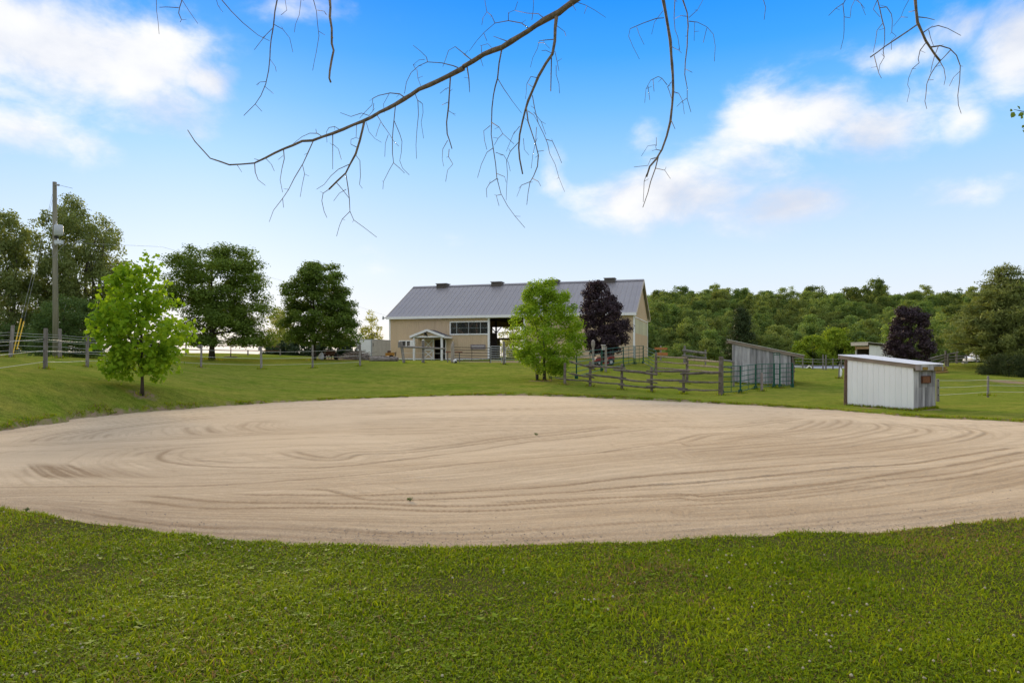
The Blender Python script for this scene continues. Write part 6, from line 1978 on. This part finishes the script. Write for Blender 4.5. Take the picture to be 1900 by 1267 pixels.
# ---------------------------------------------------------------- overhanging bare branches
CA, CB, CC = (280, 0, 2.816), (860, 0, 2.879), (1400, 0, 2.816)
BR = [
 # groups: list of (crop, start width px, end width px, points)
 [(CB, 13, 9.5, [(720, -75), (600, 0), (510, 68), (430, 110), (300, 195), (205, 255), (110, 290), (0, 357)]),
  (CA, 9.5, 1.6, [(1633, 357), (1560, 395), (1400, 468), (1280, 545), (1110, 633), (950, 698), (845, 735), (790, 738), (690, 780), (600, 825), (540, 853), (410, 862), (310, 828), (230, 740), (192, 680)]),
  (CA, 2.2, 1.1, [(1605, 355), (1580, 345), (1520, 330), (1445, 325), (1400, 345), (1360, 380), (1335, 430), (1325, 490)]), (CA, 1.6, 1, [(1445, 325), (1440, 300), (1410, 270), (1370, 238)]),
  (CA, 1.2, .8, [(1385, 365), (1370, 340), (1400, 315), (1430, 312)]), (CA, 1.2, .8, [(1390, 365), (1395, 410), (1410, 450)]),
  (CA, 1.8, .9, [(1680, 320), (1640, 285), (1590, 245), (1555, 265), (1540, 310), (1525, 350)]),
  (CA, 3.2, 2.2, [(1565, 400), (1560, 480), (1555, 560), (1545, 640), (1548, 700), (1562, 740), (1573, 778)]), (CA, 1.4, .8, [(1550, 735), (1525, 780), (1522, 830), (1530, 870)]), (CA, 1.5, .8, [(1558, 780), (1555, 820), (1578, 858), (1550, 890), (1540, 950)]),
  (CA, 1.3, .8, [(1555, 460), (1540, 465), (1510, 490)]), (CA, 1.3, .8, [(1555, 580), (1575, 592), (1590, 605)]), (CA, 1.3, .8, [(1552, 535), (1520, 550)]), (CA, 1.4, .8, [(1650, 350), (1660, 410), (1665, 480)]),
  (CA, 2.2, 1, [(1325, 510), (1300, 492), (1250, 487), (1190, 500), (1160, 515), (1155, 550), (1120, 585), (1090, 620)]), (CA, 1.2, .8, [(1245, 490), (1215, 545), (1220, 590)]), (CA, 1.2, .8, [(1165, 540), (1160, 580), (1140, 605)]),
  (CA, 1.6, .9, [(1140, 605), (1100, 592), (1045, 610), (990, 590)]),
  (CA, 4.6, 3.0, [(1115, 635), (1105, 680), (1090, 740), (1070, 805), (1040, 860), (1018, 905), (970, 950), (930, 990)]), (CA, 2.4, 1.2, [(1018, 905), (1030, 980), (1037, 1040), (1040, 1105), (1060, 1150), (1115, 1190), (1180, 1240)]),
  (CA, 1.4, .8, [(1040, 1105), (1000, 1145), (985, 1180), (970, 1235)]), (CA, 1.8, .9, [(930, 990), (900, 1010), (893, 1050), (905, 1105), (920, 1138)]), (CA, 1.8, .9, [(1035, 860), (980, 885), (940, 920), (905, 965), (865, 990)]),
  (CA, 1.6, 1, [(970, 955), (1000, 990), (1035, 1035)]), (CA, 1.6, .9, [(1070, 810), (1092, 840), (1095, 920), (1090, 965), (1105, 985)]), (CA, 1.4, .8, [(1075, 770), (1045, 755), (1045, 730), (1070, 720), (1100, 730)]), (CA, 1.3, .8, [(1020, 990), (985, 1010), (955, 1050)]),
  (CA, 1.8, .8, [(1380, 490), (1395, 530), (1398, 600), (1390, 680), (1385, 760), (1388, 830)]), (CA, 1.4, .8, [(1395, 525), (1420, 545), (1422, 590), (1412, 640), (1425, 725)]),
  (CA, 2.2, .9, [(1278, 550), (1270, 630), (1262, 720), (1262, 800), (1268, 850), (1245, 890), (1215, 950), (1212, 990)]), (CA, 1.8, .8, [(1270, 630), (1300, 700), (1312, 740), (1308, 800), (1300, 840), (1315, 880), (1350, 915)]), (CA, 1.3, .8, [(1268, 852), (1300, 880), (1325, 905)]),
  (CA, 1.8, .8, [(1180, 600), (1210, 650), (1245, 700), (1270, 740), (1295, 765)]), (CA, 1.2, .8, [(1125, 640), (1140, 690), (1170, 725), (1205, 745)]), (CA, 1.2, .8, [(1240, 705), (1225, 750), (1222, 820)]), (CA, 1.2, .8, [(1200, 640), (1185, 680), (1175, 715)]),
  (CA, 2.6, 1, [(848, 738), (820, 800), (795, 855), (750, 930), (720, 990), (690, 1035), (640, 1100), (618, 1160)]), (CA, 1.6, .8, [(793, 865), (803, 910), (790, 970), (780, 1030)]), (CA, 1.2, .8, [(688, 1035), (693, 1085)]),
  (CA, 1.8, .8, [(950, 703), (950, 760), (950, 830), (950, 885)]), (CA, 1.3, .8, [(952, 755), (980, 780), (995, 835)]), (CA, 1.8, .8, [(693, 782), (697, 830), (685, 880), (675, 940), (688, 1005)]), (CA, 1.3, .8, [(690, 815), (665, 835)]),
  (CA, 2, 1.1, [(542, 855), (545, 900), (560, 940), (598, 970)]), (CA, 1.5, .9, [(600, 828), (630, 860), (645, 895)]), (CA, 1.5, .9, [(450, 862), (475, 900)]), (CA, 1.5, .9, [(570, 840), (540, 830)]),
  (CA, 1.8, .9, [(895, 715), (870, 698), (830, 697), (790, 715), (745, 750)]), (CA, 1.2, .8, [(865, 697), (862, 675)]), (CA, 1.5, .9, [(985, 678), (960, 662), (930, 668), (917, 690), (920, 745)]), (CA, 1.2, .8, [(1075, 650), (1072, 720)]),
  (CB, 3.2, 1.2, [(205, 262), (190, 340), (182, 420), (160, 510), (152, 580), (150, 650), (148, 720), (160, 800), (172, 880), (178, 950), (200, 1035), (235, 1100), (275, 1155), (328, 1217)]), (CB, 1.8, 1, [(182, 420), (215, 475), (260, 540), (310, 605)]),
  (CB, 1.7, .9, [(150, 655), (190, 680), (210, 715), (270, 770)]), (CB, 1.5, .8, [(143, 672), (108, 700), (112, 750), (125, 800)]), (CB, 1.5, .8, [(160, 790), (125, 815), (95, 880), (75, 950)]), (CB, 1.6, .8, [(178, 955), (140, 980), (122, 1010), (125, 1055)]), (CB, 1.3, .8, [(172, 815), (215, 830), (240, 870), (250, 915)]), (CB, 1.3, .8, [(178, 928), (220, 945), (228, 975)]), (CB, 1.3, .8, [(200, 1040), (175, 1045), (190, 1100)]), (CB, 1.3, .8, [(210, 715), (185, 740), (165, 775)]),
  (CB, 7, 2.6, [(498, 80), (490, 150), (488, 220), (475, 290), (440, 340), (400, 410), (375, 470), (345, 540), (330, 590), (315, 650), (300, 720), (295, 790), (300, 850), (316, 930)]),
  (CB, 3, 1.1, [(335, 570), (345, 650), (365, 710), (385, 770), (400, 830), (395, 890), (375, 940), (355, 975), (345, 1030), (338, 1095)]), (CB, 1.6, .8, [(355, 972), (310, 990), (285, 1050)]), (CB, 1.5, .8, [(370, 955), (400, 970), (413, 995)]),
  (CB, 2.2, .9, [(368, 510), (380, 580), (400, 660), (430, 720), (450, 770), (460, 820), (490, 880), (510, 950), (540, 1025)]), (CB, 1.6, .8, [(440, 745), (475, 755), (500, 810), (525, 872)]), (CB, 1.6, .9, [(345, 595), (375, 615), (400, 660)]), (CB, 1.4, .8, [(375, 600), (415, 650), (440, 720)]),
  (CB, 2, .9, [(295, 760), (250, 810), (230, 860), (235, 930), (230, 1010), (228, 1070)]), (CB, 1.6, .8, [(300, 675), (265, 720), (245, 770), (228, 810)]), (CB, 2.2, 1.8, [(470, 310), (468, 400), (466, 488)]), (CB, 1.6, .9, [(488, 275), (500, 330), (510, 380)]), (CB, 1.2, .8, [(495, 350), (495, 400), (510, 450), (513, 500)]),
  (CB, 1.8, .9, [(480, 212), (440, 215), (405, 220), (395, 260), (370, 310), (357, 362)]), (CB, 1.5, .9, [(470, 285), (440, 270), (418, 272)]), (CB, 1.6, .9, [(400, 418), (360, 410), (338, 450), (335, 500), (330, 530)]), (CB, 1.2, .8, [(345, 450), (375, 470)]), (CB, 1.5, .8, [(500, 140), (540, 170), (548, 195)]), (CB, 1.2, .8, [(400, 230), (430, 230), (460, 260)]),
  (CB, 1.4, .8, [(390, 680), (385, 760), (370, 830), (362, 900)]), (CB, 1.2, .8, [(320, 740), (325, 800), (350, 830)]), (CB, 1.2, .8, [(395, 810), (430, 805)]),
  (CB, 2.2, .9, [(345, 150), (310, 125), (240, 112), (168, 125), (110, 175), (70, 220), (30, 275)]), (CB, 1.7, .9, [(168, 125), (150, 85), (125, 65), (115, 10), (113, -30)]), (CB, 1.3, .8, [(125, 65), (105, 95), (98, 135)]), (CB, 1.4, .8, [(240, 112), (240, 70), (275, 55), (290, 10)]), (CB, 1.8, .9, [(425, 95), (400, 75), (340, 72), (275, 58)]), (CB, 1.3, .8, [(365, 108), (372, 60), (375, -10)]), (CB, 1.2, .8, [(108, 178), (125, 220)]),
  (CB, 1.8, .9, [(235, 222), (200, 210), (160, 195)]), (CB, 1.8, .9, [(45, 322), (20, 305), (0, 290)]), (CB, 1.5, .8, [(20, 350), (30, 420), (33, 495)]), (CB, 1.6, 1, [(90, 310), (105, 357)]), (CB, 1.4, .8, [(98, 290), (95, 245), (130, 235), (150, 255)]), (CB, 1.8, 1, [(580, 20), (600, 58)]), (CB, 1.5, .8, [(595, 10), (650, 28), (700, 55), (760, 95)]), (CB, 1.1, .7, [(660, 32), (645, 75)])],
 [(CA, 5.2, 3.4, [(930, -60), (938, 40), (935, 90), (945, 150), (945, 230), (955, 265), (945, 310), (935, 370), (932, 410), (940, 432)]), (CA, 1.2, .8, [(952, 200), (948, 185)]),
  (CA, 1.8, .8, [(840, -60), (848, -5), (865, 60), (870, 120), (878, 190), (865, 270), (845, 370)]), (CA, 1.2, .7, [(870, 55), (905, 60), (920, 80)]), (CA, 1.2, .7, [(878, 165), (910, 185)])],
 [(CA, 3, 1.1, [(668, -60), (648, 60), (640, 140), (628, 210), (622, 300), (615, 370), (600, 440), (575, 500), (545, 545), (485, 605)]), (CA, 1.3, .8, [(545, 545), (580, 583)]), (CA, 1.3, .8, [(598, 455), (640, 490)]), (CA, 1.3, .8, [(600, 428), (570, 430), (550, 445)]), (CA, 1.6, .8, [(645, 130), (690, 155), (725, 200), (742, 275)]), (CA, 1.5, .8, [(640, 145), (600, 185), (540, 262)]), (CA, 1.3, .8, [(622, 310), (650, 350), (655, 375)]),
  (CA, 1.3, .7, [(790, -60), (785, -5), (775, 80), (755, 130), (750, 170)]), (CA, 1.2, .7, [(690, -60), (700, -5), (710, 55), (680, 80)])],
 [(CA, 2.2, .9, [(330, -60), (365, -5), (420, 60), (480, 120), (560, 185), (620, 215)]), (CA, 1.2, .7, [(335, -30), (350, 30), (375, 65)])],
 [(CA, 2.2, 1.2, [(172, -60), (160, 10), (150, 40), (145, 70), (160, 105), (152, 118)]), (CA, 1.6, 1, [(145, 42), (80, 38), (45, 40)]), (CA, 1.8, 1.1, [(165, 5), (200, 60), (245, 125)]), (CA, 1.5, .8, [(20, -60), (28, -5), (30, 60), (38, 120), (43, 180)])],
 [(CB, 6.4, 3.4, [(1050, -75), (1065, -10), (1080, 70), (1095, 160), (1105, 220), (1110, 300), (1118, 400), (1120, 480), (1115, 560), (1105, 650), (1085, 730), (1060, 800), (1030, 850), (995, 890), (978, 945)]), (CB, 3, 1.6, [(1040, 840), (1025, 900), (1000, 970), (985, 1030), (958, 1108)]),
  (CB, 1.8, .8, [(1070, 97), (1030, 100), (960, 125), (890, 155), (882, 195), (905, 250), (940, 318)]), (CB, 1.2, .7, [(925, 145), (940, 190), (965, 240)]), (CB, 1.8, 1, [(1110, 440), (1090, 465), (1100, 490), (1110, 525)]), (CB, 1.6, .8, [(1088, 455), (1060, 420), (1040, 410), (1000, 430), (975, 475), (968, 550)]), (CB, 1.2, .7, [(985, 460), (995, 535)]), (CB, 1.2, .7, [(1012, 425), (1018, 490)]),
  (CB, 1.8, 1.1, [(1108, 640), (1130, 690)]), (CB, 1.6, .8, [(1055, 805), (1030, 800), (1025, 775), (985, 780), (950, 835)]), (CB, 1.6, .8, [(1035, 840), (1000, 850), (985, 885), (910, 893)]), (CB, 1.5, .8, [(1028, 900), (1075, 910), (1105, 955)]), (CB, 1.4, .8, [(978, 930), (965, 970), (960, 1080)]), (CB, 1.3, .8, [(1120, 490), (1150, 500), (1170, 540), (1180, 610)]), (CB, 1.2, .7, [(1065, 60), (1020, 120), (1005, 185)]), (CB, 1.2, .7, [(1110, 250), (1150, 270), (1165, 285)]), (CB, 1.2, .8, [(1030, 780), (1030, 735)])],
 [(CB, 1.8, 1, [(1125, -70), (1130, -5), (1125, 100), (1130, 160), (1145, 200), (1155, 270)]),
  (CB, 3, 1, [(1145, -75), (1168, -10), (1195, 70), (1200, 140), (1195, 250), (1185, 330), (1182, 400), (1195, 470), (1195, 530), (1215, 600)]), (CB, 1.3, .8, [(1195, 525), (1165, 545), (1140, 570)]), (CB, 1.6, .7, [(1205, 115), (1250, 120), (1300, 145), (1335, 185), (1345, 250), (1340, 330)]), (CB, 1.3, .8, [(1200, 90), (1160, 85), (1130, 100)]), (CB, 1.3, .8, [(1205, 95), (1250, 55), (1280, 0), (1290, -30)]), (CB, 1.1, .7, [(1235, 120), (1232, 220)]), (CB, 1.1, .7, [(1300, 150), (1280, 230)]), (CB, 1.1, .7, [(1185, 370), (1222, 388)])],
 [(CC, 1.6, .8, [(40, -60), (45, -5), (58, 40), (50, 105)]), (CC, 2, .8, [(490, -60), (478, -5), (462, 25), (468, 80), (468, 160), (465, 200), (450, 260)]), (CC, 1.6, .8, [(462, 20), (425, 45), (387, 83)]), (CC, 1.2, .7, [(470, 90), (500, 95)]), (CC, 1.4, .7, [(530, -40), (525, 0), (505, 40), (500, 90)]), (CC, 1.4, .7, [(525, -5), (555, 20), (580, 80)])],
 [(CC, 6, 4, [(838, -70), (840, 0), (845, 60), (852, 120), (875, 170), (895, 215), (925, 260), (945, 290), (970, 320)]), (CC, 3, 2.2, [(850, 130), (800, 165), (740, 205), (680, 245), (605, 300)]), (CC, 1.8, 1, [(625, 292), (640, 350), (650, 385), (663, 410)]), (CC, 2.4, 1.4, [(855, 90), (900, 95), (940, 105)]), (CC, 2.2, 1.1, [(880, 172), (920, 145), (960, 135), (1010, 150), (1078, 187)]),
  (CC, 2.8, 1.1, [(918, 248), (970, 240), (1020, 255), (1055, 290), (1075, 345), (1072, 420), (1062, 500), (1065, 550), (1080, 595)]), (CC, 1.5, .8, [(1072, 375), (1040, 405), (1018, 450)]), (CC, 2.4, 1, [(970, 320), (945, 350), (920, 390), (900, 440), (895, 500), (890, 530), (900, 570)]), (CC, 2, 1.4, [(1025, 262), (990, 300), (970, 320)]), (CC, 1.8, 1, [(960, 245), (940, 295), (928, 340), (920, 380)]),
  (CC, 2, .8, [(895, 225), (865, 265), (855, 310), (860, 330), (825, 360), (805, 410), (800, 445), (812, 470), (797, 535)]), (CC, 1.6, .9, [(970, 325), (990, 360), (998, 410), (990, 445)]), (CC, 1.4, .8, [(910, 158), (920, 200), (935, 240)]), (CC, 1.8, 1, [(843, 55), (805, 65)]), (CC, 1.2, .7, [(905, 420), (935, 418)])],
 [(CC, 2.6, 1.1, [(650, -60), (640, -10), (655, 50), (668, 110), (680, 150), (680, 220), (672, 270), (678, 300), (655, 340), (650, 370)]), (CC, 1.6, .8, [(668, 125), (640, 160), (632, 220), (620, 275)]), (CC, 1.7, .9, [(655, 42), (690, 38), (715, 75), (720, 110), (717, 170), (740, 190), (715, 215), (715, 262)]), (CC, 1.5, .8, [(640, 5), (620, 50), (655, 90)]), (CC, 1.5, .8, [(840, -40), (810, -5), (780, 50), (765, 90), (725, 140)]), (CC, 1.1, .7, [(765, 90), (800, 92)])],
]
def overhang():
    base = Vector((6.6, 1.6, G(6.6, 1.6)))
    t = thing('overhanging_tree', 'bare grey-brown branches and drooping twigs hanging into the top of the sky', 'tree', base)
    rr = random.Random(3)
    dep = lambda px: 6.2 + .45 * math.sin(px / 260.0) + .25 * math.sin(px / 97.0)
    tips = []
    for g, grp in enumerate(BR):
        mb = MB()
        for i, ((ox, oy, s), w0, w1, pts) in enumerate(grp):
            P = [(ox + x / s, oy + y / s) for x, y in pts]
            # resample with a slight natural waver
            Q = []
            for a, c in zip(P[:-1], P[1:]):
                n = max(1, int(math.hypot(c[0] - a[0], c[1] - a[1]) / 16))
                for k in range(n):
                    f = k / n
                    Q.append((a[0] + (c[0] - a[0]) * f + rr.uniform(-.6, .6) * (0 if k == 0 else 1), a[1] + (c[1] - a[1]) * f + rr.uniform(-.6, .6) * (0 if k == 0 else 1)))
            Q.append(P[-1])
            drift = rr.uniform(-.35, .35) if w0 < 5 else 0
            V3, R3 = [], []
            for k, (px, py) in enumerate(Q):
                f = k / (len(Q) - 1)
                d = dep(px) + drift * f
                V3.append(W(px, py, d))
                w = w0 + (w1 - w0) * f
                R3.append(max(w * .9, .85) * .5 / F * d * (rr.uniform(.9, 1.18) if w > 1.5 else 1))
            mb.tube(V3, R3, 8 if w0 > 4 else 4, True)
            if P[0][1] < -15 and w0 >= 1.2: tips.append((V3[0], R3[0]))
            # buds and spurs
            if w0 < 4:
                for k in range(1, len(V3) - 1, 3):
                    if rr.random() < .55:
                        e = V3[k] + Vector((rr.uniform(-.05, .05), rr.uniform(-.03, .03), rr.uniform(-.03, .03)))
                        mb.tube([V3[k], e], [.0022, .0015], 3, False)
        mb.build('branch', M('twig_bark', (.26, .195, .135), (.115, .09, .07), 30, .9, .5, 60), t, smooth=True)
    # the limb above the frame that carries them, and the trunk out of view on the right
    mb = MB()
    fork = Vector((6.5, 1.8, 5.2))
    mb.tube([base + Vector((0, 0, -.3)), base + Vector((.05, .05, 2.2)), fork, Vector((6.7, 1.7, 8.2))], [.34, .27, .22, .12], 12)
    mb.build('trunk', bark, t, smooth=True)
    mb = MB()
    lx = [(6.5, 1.8, 5.2), (5.4, 4.2, 6.0), (4.0, 5.7, 6.35), (2.0, 6.3, 6.2), (.2, 6.4, 6.0), (-1.8, 6.2, 5.85), (-3.6, 6.0, 5.75)]
    mb.tube(lx, [.17, .13, .11, .085, .06, .04, .02], 9)
    Lp = [Vector(lx[i]).lerp(Vector(lx[i + 1]), k / 10) for i in range(len(lx) - 1) for k in range(10)]
    for p, r0 in tips:
        q = min(Lp, key=lambda v: (v - p - Vector((.25, 0, .3))).length)
        mb.tube([p, p.lerp(q, .5) + Vector((0, 0, .06)), q], [r0, r0 * 1.2, r0 * 1.4], 6, False)
    mb.build('limb', bark, t, smooth=True)
    # leafy twig at the right edge
    tw = MB()
    a = W(1990, 215, 5.2)
    tw.tube([Vector((5.4, 4.2, 6.0)), Vector((5.2, 5.0, 5.0)), a, W(1915, 208, 5.0), W(1897, 207, 5.0), W(1881, 203.5, 5.0)], [.03, .02, .009, .005, .003, .0015], 5, False)
    tw.tube([W(1930, 210, 5.0), W(1910, 226, 5.0), W(1899, 240, 5.0)], [.004, .003, .002], 5, False)
    tw.build('twig', bark, t)
    spots = [((1893, 203), (1887, 197), .045), ((1890, 199), (1893, 203), .04), ((1878, 203), (1874, 207), .03), ((1882, 208), (1876, 219), .055), ((1900, 209), (1889, 216), .07), ((1897, 214), (1894, 221), .035), ((1900, 232), (1896, 238), .045), ((1898, 241), (1900, 246), .04), ((1912, 212), (1908, 224), .06), ((1920, 205), (1912, 196), .06), ((1925, 215), (1922, 230), .06)]
    for a, c, s in spots:
        A, B = W(a[0], a[1], 5.0), W(c[0], c[1], 5.0 + rr.uniform(-.02, .02))
        u = (B - A); L_ = max(u.length, .03); u.normalize()
        n = Vector((rr.uniform(-.4, .4), -1, rr.uniform(-.3, .6))).normalized()
        v = u.cross(n).normalized()
        wd = L_ * .32
        pts = [A, A + u * L_ * .35 + v * wd, A + u * L_ * .75 + v * wd * .7, A + u * L_, A + u * L_ * .75 - v * wd * .7 + n * .006, A + u * L_ * .35 - v * wd + n * .006]
        MB().add(pts, [(0, 1, 2, 3), (0, 3, 4, 5)]).build('leaf', lf_maple, t)
overhang()
